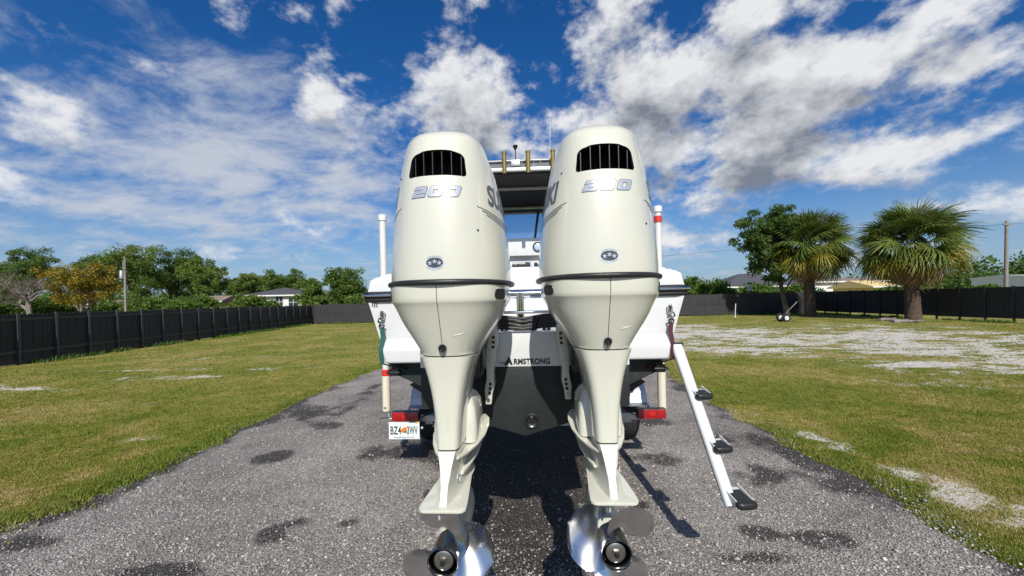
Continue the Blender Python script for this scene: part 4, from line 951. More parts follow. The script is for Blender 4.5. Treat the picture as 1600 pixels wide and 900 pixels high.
def strap(label, sg, mat, endx):
    root = empty('tie_down_strap', BOAT_LOC, BOAT_RZ, label, 'strap', 'transom tie-down straps')
    x = sg * 1.145
    MB().lathe([(.022, -.008), (.024, -.002), (.024, .002)], (x, -.024, 1.600), (0, 1, 0), 14).build('mount_plate', steel_dull, root, smooth=40)
    ring = [(x + .013 * math.cos(a), -.044 - .004 * math.sin(a), 1.595 + .036 * math.sin(a)) for a in np.linspace(0, 6.283, 17)]
    MB().tube(ring, .0075, 8, False).build('eye_bolt', chrome, root, smooth=60)
    hook = [(x - sg * .012, -.052, 1.560), (x + sg * .022, -.056, 1.572), (x + sg * .030, -.058, 1.548), (x + sg * .004, -.06, 1.526), (x - sg * .020, -.06, 1.512), (x - sg * .012, -.06, 1.492), (x + sg * .016, -.06, 1.492), (x + sg * .020, -.06, 1.512), (x, -.06, 1.526)]
    MB().tube(hook, .0075, 8).build('hook', steel_dark, root, smooth=60)
    w = .017
    path = [(x, -.062, 1.498), (x - sg * .012, -.075, 1.43), (x - sg * .026, -.160, 1.315)]
    path += [(x - sg * .04, -.165, 1.225), (x - sg * .16, -.02, 1.15), (endx, .30, .72)] if sg < 0 else [(x - sg * .036, -.165, 1.225), (x - sg * .16, -.02, 1.15), (endx, .30, .72)]
    mb = MB(); rg = [[(p[0] - w, p[1] - .002, p[2]), (p[0] + w, p[1] - .002, p[2]), (p[0] + w, p[1] + .002, p[2]), (p[0] - w, p[1] + .002, p[2])] for p in path]
    mb.loft(rg).build('webbing', mat, root, smooth=0)
    MB().box((x - sg * .085, -.03, 1.135), (.07, .05, .06)).tube([(x - sg * .085 - .05, -.055, 1.135), (x - sg * .085 + .05, -.055, 1.135)], .013, 10).build('ratchet', steel_dark, root, smooth=30)
strap('green webbing tie-down strap hooked to the stern eye above the licence plate', -1, strap_green, -.72)
strap('maroon webbing tie-down strap hooked to the stern eye beside the ladder', 1, strap_maroon, .72)

# ================================================================== BOARDING LADDER
T0, T1 = Vector((1.245, 2.93, 1.325)), Vector((1.205, 2.16, .515))
lad = empty('boarding_ladder', (T0.x, T0.y, 0), 0, 'white single tube boarding ladder with three black treads hung off the stern corner', 'ladder')
o0 = Vector((T0.x, T0.y, 0)); A, B = T0 - o0, T1 - o0; ax = (B - A).normalized(); sx_ = Vector((1, 0, 0)); nn = ax.cross(sx_).normalized()
def rrect(c, hw, hh, r=.014):
    q = []
    for (cx, cy, a0) in ((hw - r, hh - r, 0), (-hw + r, hh - r, 90), (-hw + r, -hh + r, 180), (hw - r, -hh + r, 270)):
        for i in range(5): a = R(a0 + 22.5 * i); q.append(c + sx_ * (cx + r * math.cos(a)) + nn * (cy + r * math.sin(a)))
    return q
MB().loft([rrect(A, .040, .026, .020), rrect(A.lerp(B, .62), .037, .025, .020), rrect(B + ax * .01, .035, .024, .020)]).build('tube', paint_ladder, lad, smooth=35)
MB().loft([rrect(A - ax * .004, .046, .028), rrect(A + ax * .012, .046, .028)]).build('end_cap', rubber, lad, smooth=35)
MB().box(A + Vector((-.045, .06, -.03)), (.11, .16, .05)).box(A + Vector((-.06, .10, -.08)), (.05, .06, .10)).build('hinge', paint_ladder, lad, smooth=30, bevel=.008)
for t, ln in ((.345, .085), (.665, .085), (.925, .120)):
    C_ = A.lerp(B, t); td = Vector((.10, -.98, -.12)).normalized(); tw = Vector((1, .1, 0)).normalized(); tread_n = tw.cross(td).normalized() * -1
    if tread_n.z < 0: tread_n = -tread_n
    s0 = C_ + sx_ * .036 + nn * (-.01)
    def q(u, v, w): return s0 + td * u + tw * v + tread_n * w
    hexa = [(3, 2, 1, 0), (4, 5, 6, 7), (0, 1, 5, 4), (1, 2, 6, 5), (2, 3, 7, 6), (3, 0, 4, 7)]
    stp = MB().add([q(u, v, w) for u, hv in ((-.02, .052), (ln, .048)) for v, w in ((-hv, -.018), (hv, -.018), (hv, .004), (-hv, .004))], hexa).build('step', paint_ladder, lad, smooth=20, bevel=.003)
    for v0 in (-.053, .047):                        # side gussets rising to the tube
        MB().add([q(u, v, w) for v in (v0, v0 + .006) for u, w in ((-.02, -.02), (ln * .98, -.016), (ln * .98, .010), (.0, .022), (-.02, .026))],
                 [(4, 3, 2, 1, 0), (5, 6, 7, 8, 9)] + [(i, (i + 1) % 5, 5 + (i + 1) % 5, 5 + i) for i in range(5)]).build('gusset', paint_ladder, stp, smooth=0)
    MB().add([q(u, v, w) for u in (.012, ln - .006) for v, w in ((-.042, .0045), (.042, .0045), (.042, .009), (-.042, .009))], hexa).build('grip_strip', grip, stp, smooth=0)
    rg = []
    for u, k in ((-.006, 1.0), (.010, 1.06), (.024, .95), (.032, .6)): rg.append([q(ln + u, .056 * k * math.copysign(abs(math.cos(a)) ** .5, math.cos(a)), -.006 + .021 * k * math.copysign(abs(math.sin(a)) ** .6, math.sin(a))) for a in np.linspace(0, 6.283, 20, endpoint=False)])
    MB().loft(rg).build('rubber_end', rubber, stp, smooth=50)

# ================================================================== TRAILER
tl = empty('boat_trailer', BOAT_LOC, BOAT_RZ, 'aluminium boat trailer with red tail lights and guide posts under the white boat', 'trailer')
for sg in (-1, 1):
    MB().box((sg * .86, 3.6, .62), (.07, 6.0, .012)).box((sg * .86, 3.6, .50), (.07, 6.0, .012)).box((sg * .86, 3.6, .56), (.012, 6.0, .11)).build('frame_rail', aluminium, tl, smooth=0)
    MB().box((sg * .62, 3.0, .90), (.11, 4.6, .06), Matrix.Rotation(-sg * R(22), 3, 'Y')).build('bunk', material('bunk_carpet', (.012, .012, .012), .95, bump=.5, bscale=120), tl, smooth=0)
    for y in (.95, 2.6, 4.3): MB().box((sg * .62, y, .70), (.05, .06, .36)).build('bunk_post', galv, tl, smooth=0)
    # side guard: black panel hanging under the hull beside the bunk
    MB().add([(sg * 1.10, .48, .915), (sg * .80, .48, .72), (sg * .55, .48, .70), (sg * .55, .48, .95), (sg * .95, .48, 1.02), (sg * 1.10, .56, .915), (sg * .80, .56, .72), (sg * .55, .56, .70), (sg * .55, .56, .95), (sg * .95, .56, 1.02)],
             [(0, 1, 2, 3, 4), (9, 8, 7, 6, 5)] + [(i, (i + 1) % 5, 5 + (i + 1) % 5, 5 + i) for i in range(5)]).build('mud_guard', black_plastic, tl, smooth=0)
rear = MB().box((0, .82, .45), (1.95, .012, .085)).box((0, .85, .488), (1.95, .06, .010)).box((0, .85, .412), (1.95, .06, .010)).build('rear_crossmember', aluminium, tl, smooth=0)
place_text('lettering', 'RO', .075, Matrix.Translation((-.925, .8125, .452)) @ FACE_CAM, black_plastic, rear, bold=.002)
for y in (2.6, 4.3, 6.0): MB().box((0, y, .46), (1.8, .08, .08)).build('crossmember', aluminium, tl, smooth=0)
MB().box((0, 7.6, .56), (.10, 2.4, .10)).build('tongue', aluminium, tl, smooth=0)
MB().tube([(0, 8.4, .52), (0, 8.4, .02)], .035, 12).lathe([(.07, 0), (.07, .03)], (0, 8.4, .0), (0, 0, 1), 16).build('jack_stand', galv, tl, smooth=40)
for y in (1.62, 2.46):
    MB().tube([(-1.1, y, .36), (1.1, y, .36)], .04, 12).build('axle', galv, tl, smooth=40)
    for sg in (-1, 1):
        wh = empty('wheel'); wh.parent = tl; wh.location = (sg * 1.175, y, .34)
        MB().lathe([(.20, -.10), (.29, -.105), (.322, -.085), (.335, -.04), (.335, .04), (.322, .085), (.29, .105), (.20, .10)], (0, 0, 0), (1, 0, 0), 36, False, False).build('tyre', tyre, wh, smooth=40)
        MB().lathe([(.202, -.09), (.19, -.07), (.16, -.03 * sg - .01), (.06, .03 * sg), (.002, .035 * sg)], (0, 0, 0), (1, 0, 0), 28, False, False).lathe([(.202, .09), (.19, .07), (.17, .02)], (0, 0, 0), (1, 0, 0), 28, False, False).build('rim', galv, wh, smooth=40)
for sg in (-1, 1):
    arc = [(1.10 - .02, .52)] + [(1.62 - .46 * math.cos(a), .46 + .36 * math.sin(a)) for a in np.linspace(.2, 1.57, 8)] + [(2.46 + .46 * math.sin(a), .46 + .36 * math.cos(a)) for a in np.linspace(0, 1.37, 8)] + [(3.0, .52)]
    mb = MB(); mb.loft([[(sg * 1.05, y, z), (sg * 1.315, y, z), (sg * 1.315, y, z + .006), (sg * 1.05, y, z + .006)] for y, z in arc])
    mb.loft([[(sg * 1.312, y, z - .05), (sg * 1.318, y, z - .05), (sg * 1.318, y, z + .006), (sg * 1.312, y, z + .006)] for y, z in arc]); mb.build('fender', aluminium, tl, smooth=30)
    MB().box((sg * 1.0, 1.02, .46), (.10, .40, .05)).build('fender_step', aluminium, tl, smooth=0)
    lt = MB().box((sg * 1.20, .675, .570), (.275, .07, .096)).build('tail_light', black_plastic, tl, smooth=20, bevel=.008)
    MB().box((sg * 1.20, .637, .570), (.262, .03, .086)).build('lens', red_lens, lt, smooth=20, bevel=.008)
    for dx in (-.045, .045): MB().box((sg * 1.20 + dx, .6205, .570), (.004, .004, .08)).build('lens_rib', red_lens, lt, smooth=0)
    MB().box((sg * 1.20, .6212, .575), (.05, .002, .03)).build('reflector', material('red_reflector', (.55, .02, .015), .2), lt, smooth=0)
    MB().box((sg * 1.02, .76, .515), (.38, .05, .05)).build('light_bar', aluminium, tl, smooth=0)
    MB().tube([(sg * 1.06, .70, .545), (sg * 1.0, .74, .56), (sg * .90, .80, .66), (sg * .78, .84, .62)], .006, 6).build('light_cable', black_plastic, tl, smooth=60)
    px_ = -1.425 if sg < 0 else 1.335
    gp = empty('guide_post'); gp.parent = tl
    z0 = .60 if sg < 0 else .56
    MB().tube([(px_, .75, z0), (px_, .75, .955)], .040, 16).build('lower_sleeve', pvc, gp, smooth=50)
    MB().tube([(px_, .75, .955), (px_, .75, 1.02)], .0405, 16).build('red_band', red_tape, gp, smooth=50)
    MB().tube([(px_, .75, 1.02), (px_, .75, 2.40), (px_, .75, 2.54)], .033 if sg < 0 else .030, 16).build('upper_sleeve', pvc_white, gp, smooth=50)
    MB().lathe([(.041, 0), (.041, .05), (.036, .058)], (px_, .75, 2.53), (0, 0, 1), 16).build('cap', pvc_white, gp, smooth=40)
    if sg > 0: MB().tube([(px_, .75, 2.43), (px_, .75, 2.49)], .0375, 16).build('red_band', red_tape, gp, smooth=50)
    MB().lathe([(.009, 0), (.009, .012)], (px_, .712, z0 + .04), (0, -1, 0), 8).build('bolt', steel_dull, gp, smooth=30)
    MB().tube([(px_, .75, z0 + .10), (px_ - sg * .02, .75, z0 - .08), (px_ - sg * .14, .76, .50), (sg * .90, .80, .50)], .024, 10).build('bracket', galv, gp, smooth=50)
MB().tube([(-1.46, .66, .545), (-1.36, .64, .562), (-1.22, .65, .56)], .004, 6).build('marker_wire', black_plastic, tl, smooth=60)
pb = MB().box((-1.21, .628, .436), (.305, .004, .168)).build('licence_plate', plate_white, tl, smooth=0, bevel=.0015)
fit_text('plate_lettering', 'BZ4', -1.346, -1.240, .398, .480, .6245, plate_green, pb, bold=.002)
fit_text('plate_lettering', '3WV', -1.180, -1.076, .398, .480, .6245, plate_green, pb, bold=.002)
fit_text('plate_lettering', 'SUNSHINE STATE', -1.31, -1.115, .362, .377, .6245, plate_green, pb, bold=.001)
def disc(name, cx, cz, rx, rz, mat, y): MB().prism([(cx + rx * math.cos(a), cz + rz * math.sin(a)) for a in np.linspace(0, 6.283, 20, endpoint=False)], (0, y, 0), (1, 0, 0), (0, 0, 1), .0008).build(name, mat, pb, smooth=0)
disc('orange_print', -1.222, .436, .021, .023, orange, .6252); disc('orange_print', -1.200, .452, .019, .021, orange, .6248)
disc('leaf_print', -1.196, .424, .020, .010, leaf_ink, .6244)
MB().box((-1.080, .6245, .512), (.022, .001, .018)).build('sticker', yellow_sticker, pb, smooth=0)
MB().box((-1.21, .64, .50), (.22, .02, .03)).build('plate_bracket', galv, tl, smooth=0)
MB().lathe([(.012, 0), (.012, .008)], (-1.035, .64, .46), (0, -1, 0), 10).build('plate_lamp', light_decal, tl, smooth=30)

# ================================================================== VEGETATION
def leaf_mesh(name, cen, rad, per, size, wr, mat, parent, rng, flat=.0, squash=.75):
    n = len(cen); N = n * per
    C_ = np.repeat(cen, per, 0); r = np.repeat(rad, per)
    d = rng.normal(size=(N, 3)); d /= np.linalg.norm(d, axis=1)[:, None]; rr = rng.random(N) ** .45
    P = C_ + d * (rr * r)[:, None] * np.array([1, 1, squash])
    u = d + rng.normal(size=(N, 3)) * .8; u[:, 2] += flat; u /= np.linalg.norm(u, axis=1)[:, None]
    v = np.cross(u, rng.normal(size=(N, 3))); v /= np.linalg.norm(v, axis=1)[:, None]
    L = size * (.6 + .8 * rng.random(N)); w = L * wr
    V = np.stack([P - u * L[:, None] / 2, P + v * w[:, None] / 2, P + u * L[:, None] / 2, P - v * w[:, None] / 2], 1).reshape(-1, 3)
    F = np.arange(N * 4).reshape(-1, 4)
    return np_mesh(name, V, F, mat, parent)
def limb(a, b, r0, r1, rng, sag=.1, n=5):
    a, b = np.array(a, float), np.array(b, float); L = np.linalg.norm(b - a); pts = []
    off = rng.normal(size=3) * L * sag
    for i in range(n + 1):
        t = i / n; pts.append(tuple(a + (b - a) * t + off * math.sin(math.pi * t) + np.array([0, 0, L * .08 * math.sin(math.pi * t)])))
    return pts, [r0 + (r1 - r0) * i / n for i in range(n + 1)]
def tree(name, label, loc, H, Wd, kind, seed, group=None, lean=(0, 0)):
    rng = np.random.default_rng(seed); root = empty(name, (loc[0], loc[1], 0), 0, label, 'tree', group)
    spec = dict(pine=dict(mat=pine_leaf, base=.26, n=150, rad=.085, per=110, size=.34, wr=.26, bark=bark, tr=.022),
                darkpine=dict(mat=pine_dark, base=.26, n=150, rad=.085, per=110, size=.34, wr=.26, bark=bark, tr=.022),
                oak=dict(mat=oak_leaf, base=.16, n=150, rad=.09, per=110, size=.24, wr=.5, bark=bark, tr=.024),
                bushy=dict(mat=oak_leaf, base=.06, n=70, rad=.12, per=120, size=.32, wr=.5, bark=bark, tr=.02),
                lush=dict(mat=lush_leaf, base=.03, n=60, rad=.14, per=120, size=.28, wr=.5, bark=bark, tr=.02),
                yellow=dict(mat=yellow_leaf, base=.20, n=130, rad=.08, per=75, size=.22, wr=.5, bark=bark_grey, tr=.022))[kind]
    zb = H * spec['base']; zc, hz = (zb + H) / 2, (H - zb) / 2; cen, rad = [], []
    lobes = [(rng.uniform(-.26, .26) * Wd, rng.uniform(-.26, .26) * Wd, zc + (-.55 + 1.15 * (i_ + .5) / 9) * hz, rng.uniform(.5, .8)) for i_ in range(9)]
    while len(cen) < spec['n']:
        lx, ly, lz, ls = lobes[rng.integers(9)]
        d = rng.normal(size=3); d /= np.linalg.norm(d); k = rng.random() ** .33
        p = np.array([lx, ly, lz]) + d * k * np.array([Wd / 2, Wd / 2, hz]) * ls * np.array([.8, .8, .72])
        q = np.array([p[0] / (Wd / 2), p[1] / (Wd / 2), (p[2] - zc) / hz])
        if np.linalg.norm(q) > 1.02 or p[2] < zb: continue
        t = (p[2] / H); p[0] += lean[0] * t; p[1] += lean[1] * t
        cen.append(p); rad.append(Wd * spec['rad'] * rng.uniform(.75, 1.45))
    cen, rad = np.array(cen), np.array(rad)
    cr = leaf_mesh('crown', cen, rad, spec['per'], spec['size'], spec['wr'], spec['mat'], root, rng)
    mb = MB(); pts, rr = [], []; hT = H * .86
    for i in range(9):
        t = i / 8; pts.append((lean[0] * t * .86 + math.sin(t * 3 + seed) * .02 * H * t, lean[1] * t + math.cos(t * 2.3 + seed) * .015 * H * t, t * hT - .1)); rr.append(H * spec['tr'] * (1 - .8 * t) * (1.25 if i == 0 else 1))
    mb.tube(pts, rr, 9)
    for k in rng.choice(len(cen), min(26, len(cen)), False):
        c_ = cen[k]; t = min(max((c_[2] - H * .10) / hT * rng.uniform(.62, .85), .15), .92); i = t * 8; i0 = int(i); a = np.array(pts[i0]) * (1 - (i - i0)) + np.array(pts[min(i0 + 1, 8)]) * (i - i0)
        lp, lr = limb(a, c_, H * .0085 * (1.2 - t), .02, rng); mb.tube(lp, lr, 6)
    mb.build('trunk', spec['bark'], root, smooth=60)
    return root
def bare_tree(name, label, loc, H, Wd, seed):
    rng = np.random.default_rng(seed); root = empty(name, (loc[0], loc[1], 0), 0, label, 'tree'); mb = MB(); tips = []
    def grow(a, d, L, r, lvl):
        b = a + d * L; lp, lr = limb(a, b, r, r * .6, rng, .06, 4); mb.tube(lp, lr, 6 if lvl < 3 else 4)
        if lvl >= 4: tips.append(b); return
        for _ in range(4 if lvl == 0 else 3):
            nd = d + rng.normal(size=3) * np.array([.62, .62, .30]); nd[2] += .12; nd /= np.linalg.norm(nd)
            grow(b if rng.random() < .6 else a + d * L * rng.uniform(.6, .95), nd, L * rng.uniform(.62, .86), r * .56, lvl + 1)
    grow(np.array([0, 0, -.1]), np.array([0, 0, 1.]), H * .24, H * .032, 0)
    mb.build('trunk', bark_grey, root, smooth=60)
    tips = np.array(tips); leaf_mesh('crown', tips, np.full(len(tips), Wd * .085), 26, .55, .022, bare_twig, root, rng)
    return root
G = 'trees beyond the black board fence'
def at_px(px, Y): return ((px - 800) / FPX * Y, Y)
def top_h(px, py, Y): return CAM_H + ((HOR - (px - 800) * ROLL) - py) / FPX * Y
def T(kind, name, label, px, py, half, Y, seed, lean=(0, 0)):
    return tree(name, label, at_px(px, Y), top_h(px, py, Y), 2 * half / FPX * Y, kind, seed, G, lean)
T('darkpine', 'pine_tree', 'round topped dark pine standing behind the leafless tree', 52, 383, 42, 58, 11)
T('darkpine', 'pine_tree', 'low dark pine at the end of the fence beside the leafless tree', 2, 396, 40, 60, 12)
T('darkpine', 'pine_tree', 'dark pine rising behind the yellow leaved tree', 128, 391, 38, 60, 13)
T('pine', 'pine_tree', 'tallest bright green pine right behind the slim utility pole', 205, 377, 56, 50, 14)
T('darkpine', 'pine_tree', 'broad dark pine next to the tallest pine', 268, 387, 44, 54, 15)
T('pine', 'pine_tree', 'rounded pine that ends the dense group beside the gap of sky', 322, 399, 36, 48, 16)
T('pine', 'pine_tree', 'pine filling in between the tallest pine and the yellow tree', 168, 398, 32, 56, 17)
T('pine', 'pine_tree', 'thin pine next to the gap of sky above the tan hut', 384, 421, 27, 55, 18)
T('oak', 'oak_tree', 'mid green oak just before the white house with grey roof', 418, 420, 30, 70, 19)
T('oak', 'oak_tree', 'oak rising behind the grey roof of the white house', 452, 420, 30, 75, 20)
T('bushy', 'bushy_tree', 'dark bushy tree hiding one end of the white house', 485, 428, 26, 50, 21)
T('oak', 'oak_tree', 'round dense oak standing closest to the boat hull', 540, 415, 38, 48, 22)
bare_tree('bare_tree', 'leafless grey brown tree behind the black fence', at_px(46, 40), top_h(46, 415, 40) * 1.35, 7.5, 31)
tree('yellow_tree', 'tree with yellow orange leaves behind the black fence', at_px(126, 42), top_h(126, 404, 42), 92 / FPX * 42, 'yellow', 32)
# shrubs along the outside of the fences
SG = 'shrubs growing along the outside of the fences'
shrubs = [('dark green shrub under the leafless tree', 8, 470, 40, 40, 'bushy'), ('shrub below the yellow tree', 90, 466, 30, 44, 'bushy'), ('dark shrub between yellow tree and tallest pine', 170, 470, 30, 48, 'bushy'), ('dark shrub under the broad dark pine', 250, 466, 44, 46, 'bushy'),
          ('bright green low shrub above the fence near the tan hut', 282, 468, 30, 36, 'lush'), ('leafy shrub in front of the tan hut', 312, 464, 30, 38, 'bushy'), ('tall shrub between the tan hut and the white house', 388, 458, 30, 44, 'bushy'), ('round bush standing in front of the white house wall', 428, 469, 12, 42, 'lush'),
          ('dark bush behind the corner of the fences', 505, 462, 22, 44, 'bushy'), ('dark bush under the round oak', 555, 462, 30, 42, 'bushy')]
for i, (lb, px, py, hw, Y, k) in enumerate(shrubs):
    o = tree('shrub', lb, at_px(px, Y), max(top_h(px, py, Y), 2.0), 2 * hw / FPX * Y, k, 60 + i, SG); o['category'] = 'shrub'
for i, (px, py, hw, lb) in enumerate(((1085, 434, 34, 'tallest mounded end of the bright hedge beside the boat'), (1122, 441, 34, 'hedge bush next to its mounded end'), (1160, 444, 36, 'hedge bush behind the small round sign'), (1200, 445, 36, 'hedge bush under the leaning oak'), (1240, 446, 34, 'hedge bush just before the palm trunk'), (1390, 452, 30, 'low bright bush behind the fence between both palms'), (1530, 446, 26, 'low bush behind the fence next to the white cottage'))):
    o = tree('hedge_bush', lb, at_px(px, 36.5), top_h(px, py, 36.5), 2 * hw / FPX * 36.5, 'lush', 80 + i, 'bright hedge behind the far fence'); o['category'] = 'hedge'
tree('oak_tree', 'leafy oak leaning out from behind the palm with the dolly', (20.7, 28.9), top_h(1215, 315, 28.9) * 1.02, 4.9, 'darkpine', 44, None, lean=(-1.7, 0))

# fan palms
def frond_variant(rng, droop, mat, segs=34, L=1.0):
    V, F = [], []
    def quad(a, b, c_, d):
        k = len(V); V.extend([a, b, c_, d]); F.append((k, k + 1, k + 2, k + 3))
    pet = 1.02; z = lambda s_: -.10 * s_ * s_ * droop
    for i in range(6):
        s0, s1 = i / 6, (i + 1) / 6; w0 = .022 - .009 * s0
        quad((s0 * pet, -w0, z(s0)), (s1 * pet, -w0, z(s1)), (s1 * pet, w0, z(s1)), (s0 * pet, w0, z(s0)))
    for k in range(segs):
        a = R(-128 + 256 * k / (segs - 1)) + rng.normal() * .03; ln = L * (1 - .38 * abs(a / 2.23) ** 2) * rng.uniform(.88, 1.1); wd = .026
        p0 = np.array([pet, 0, z(1)]); pr = None
        for j in range(4):
            t0, t1 = j / 4, (j + 1) / 4
            def pt(t, sd):
                bend = -droop * (.10 * t + .42 * t ** 2.4) * ln + .10 * abs(math.sin(a)) * t * ln
                ww = wd * (math.sin(math.pi * (.18 + .80 * t)) if t < .98 else .03)
                return (p0[0] + math.cos(a) * t * ln * (1 - .12 * t * droop) - math.sin(a) * sd * ww, p0[1] + math.sin(a) * t * ln * (1 - .12 * t * droop) + math.cos(a) * sd * ww, p0[2] + bend + .012 * sd * (k % 2 - .5))
            quad(pt(t0, -1), pt(t1, -1), pt(t1, 1), pt(t0, 1))
    me = bpy.data.meshes.new('frond'); me.from_pydata([tuple(map(float, v)) for v in V], [], F); me.materials.append(mat); return me
frng = np.random.default_rng(5)
FR_G = [frond_variant(frng, d, frond_green) for d in (.45, .8, 1.15, 1.5)]
FR_Y = [frond_variant(frng, d, frond_yellow) for d in (1.0, 1.5)]
FR_D = [frond_variant(frng, d, frond_dead, 20, .95) for d in (1.9, 2.5)]
def palm(label, loc, trunk_h, scale, seed, nG=60):
    rng = np.random.default_rng(seed); root = empty('fan_palm', (loc[0], loc[1], 0), 0, label, 'palm tree', 'fan palms in front of the dark fence')
    mb = MB(); rg = []
    for i in range(40):
        t = i / 39; z = t * trunk_h - .08; r = (.33 - .04 * t + .06 * math.exp(-t * 9)) * (1 + .05 * (i % 2)) * (1 + .25 * max(0, t - .75)); bx = .06 * math.sin(t * 3 + seed)
        rg.append([(bx + r * (1 + rng.normal() * .035) * math.cos(2 * math.pi * j / 16), r * (1 + rng.normal() * .035) * math.sin(2 * math.pi * j / 16), z) for j in range(16)])
    tk = mb.loft(rg).build('trunk', palm_bark, root, smooth=25)
    bt = MB()                                                    # cut leaf bases under the crown
    for i in range(60):
        a = rng.random() * 6.283; z = trunk_h * (.62 + .38 * rng.random()); r = .30
        p = Vector((r * math.cos(a), r * math.sin(a), z)); bt.beam(p, p + Vector((.20 * math.cos(a), .20 * math.sin(a), .28)), .07, .03)
    bt.build('leaf_base', palm_bark, tk, smooth=0)
    top = Vector((0, 0, trunk_h))
    def put(me, azm, el, sc, dz=0, roll=0):
        o = link(bpy.data.objects.new('frond', me), root)
        M = Matrix.Translation(top + Vector((0, 0, dz))) @ Matrix.Rotation(azm, 4, 'Z') @ Matrix.Rotation(-el, 4, 'Y') @ Matrix.Rotation(roll, 4, 'X') @ Matrix.Scale(sc, 4) @ Matrix.Translation((.1, 0, 0))
        o.matrix_local = M
    for i in range(nG):
        t = (i + .5) / nG; el = R(80 - 96 * t ** .92) + rng.normal() * .22; az_ = i * 2.39996 + rng.normal() * .2
        k = min(3, int(t * 4)); put(FR_G[k], az_, el, scale * rng.uniform(.82, 1.10) * (.84 + .18 * min(t * 2, 1)), (1 - t) * .5, rng.normal() * .5)
    for i in range(30): put(FR_Y[i % 2], i * 2.39996 + 1, R(rng.uniform(-26, 10)), scale * rng.uniform(.85, 1.06), -.05, rng.normal() * .4)
    for i in range(44): put(FR_D[i % 2], i * 2.39996 + 2, R(rng.uniform(-58, -22)), scale * rng.uniform(.62, .86), -.2, rng.normal() * .5)
    cen = np.array([[rng.normal() * .9, rng.normal() * .9, trunk_h + rng.uniform(.9, 1.9)] for _ in range(9)])
    leaf_mesh('old_bloom', cen, np.full(9, .42), 150, .22, .07, bloom_mat, root, rng)
    return root
palm('fan palm with the wheeled dolly leaning on its trunk', (21.35, 27.5), 4.75, 1.42, 3, 80)
palm('wide fan palm with a thick brown skirt in front of the dark fence', (23.35, 22.4), 4.15, 1.34, 21, 96)

# far woods on the horizon
def far_woods():
    rng = np.random.default_rng(77); cen = []
    for a in np.linspace(-1.25, 1.3, 620):
        d = rng.uniform(150, 240); cen.append((math.sin(a) * d, math.cos(a) * d, rng.uniform(1.0, 7.0) * (1.15 if a > .86 else .75)))
    cen = np.array(cen); return leaf_mesh('far_woods', cen, rng.uniform(3.5, 6, len(cen)), 170, 1.1, .6, pine_dark, None, rng)
tag(far_woods(), 'dark line of distant woods on the horizon', 'woods', kind='stuff')

# ================================================================== FAR BUILDINGS, POLES, YARD THINGS
def house(name, label, px, Y, w, d, eave, ridge, wall, roofm, rot=0.0, windows=(), gable=False, over=.5):
    x, y = at_px(px, Y); root = empty(name, (x, y, 0), R(rot), label, 'house')
    MB().box((0, 0, eave / 2), (w, d, eave)).build('wall', wall, root, smooth=0)
    a, b = w / 2 + over, d / 2 + over; rl = max(a - b, .3) if not gable else a
    e = [(-a, -b, eave), (a, -b, eave), (a, b, eave), (-a, b, eave)]; rd = [(-rl, 0, ridge), (rl, 0, ridge)]
    rf = MB().add(e + rd + [(p[0], p[1], p[2] - .16) for p in e], [(0, 1, 5, 4), (1, 2, 5), (2, 3, 4, 5), (3, 0, 4), (6, 9, 8, 7), (0, 6, 7, 1), (1, 7, 8, 2), (2, 8, 9, 3), (3, 9, 6, 0)]).build('roof', roofm, root, smooth=0)
    MB().box((0, -b - .01, eave - .08), (2 * a, .05, .18)).build('fascia', stucco_white, rf, smooth=0)
    for (wx, wz, ww, wh) in windows:
        wn = MB().box((wx, -d / 2 - .02, wz), (ww + .16, .06, wh + .16)).build('window', stucco_white, root, smooth=0)
        MB().box((wx, -d / 2 - .055, wz), (ww, .02, wh)).build('pane', win_glass, wn, smooth=0)
        MB().box((wx, -d / 2 - .07, wz), (.05, .02, wh)).box((wx, -d / 2 - .071, wz), (ww, .02, .05)).build('muntin', stucco_white, wn, smooth=0)
    return root
house('white_house', 'white house with grey hip roof beyond the fence corner', 447, 56, 7.4, 7, 3.05, 4.15, stucco_white, roof_grey, 8, ((-1.4, 2.1, .9, 1.0), (.6, 2.1, .9, 1.5), (2.4, 2.0, 1.2, 1.2)))
house('tan_hut', 'tan roofed hut among the shrubs beyond the black fence', 342, 46, 2.2, 3, 2.3, 2.95, stucco_tan, roof_tan, 5, ((0, 1.6, 1.6, 1.1),), True)
house('white_cottage', 'pale low house half hidden behind the pines', 178, 78, 8, 6, 2.7, 3.5, stucco_white, roof_tan, -6, ((-3, 2.0, 1.2, 1.2), (2, 2.0, 1.2, 1.2)))
house('grey_roof_house', 'house with wide dark grey roof behind the hedge and oak', 1172, 62, 12.5, 9, 2.85, 5.0, stucco_white, roof_grey, 0, ((-3, 1.8, 1.2, 1.2),))
house('long_white_house', 'long white house showing between the two palms', 1296, 60, 11.5, 7, 3.3, 3.9, stucco_white, roof_tan, 6, ((-1.6, 2.2, 1.6, 1.0), (2.6, 2.2, 1.8, 1.2)), True)
house('yellow_house', 'small yellow house behind the fence beside the wide palm', 1348, 52, 3.6, 5, 2.35, 3.2, stucco_yellow, stucco_yellow, 10, ((0, 1.7, 1.2, .9),), True)
house('white_bungalow', 'white flat fronted house with square window behind the wooden pole', 1597, 48, 5.4, 6, 3.15, 3.35, stucco_white, stucco_white, 0, ((-.9, 2.35, .75, .7),), True, .15)
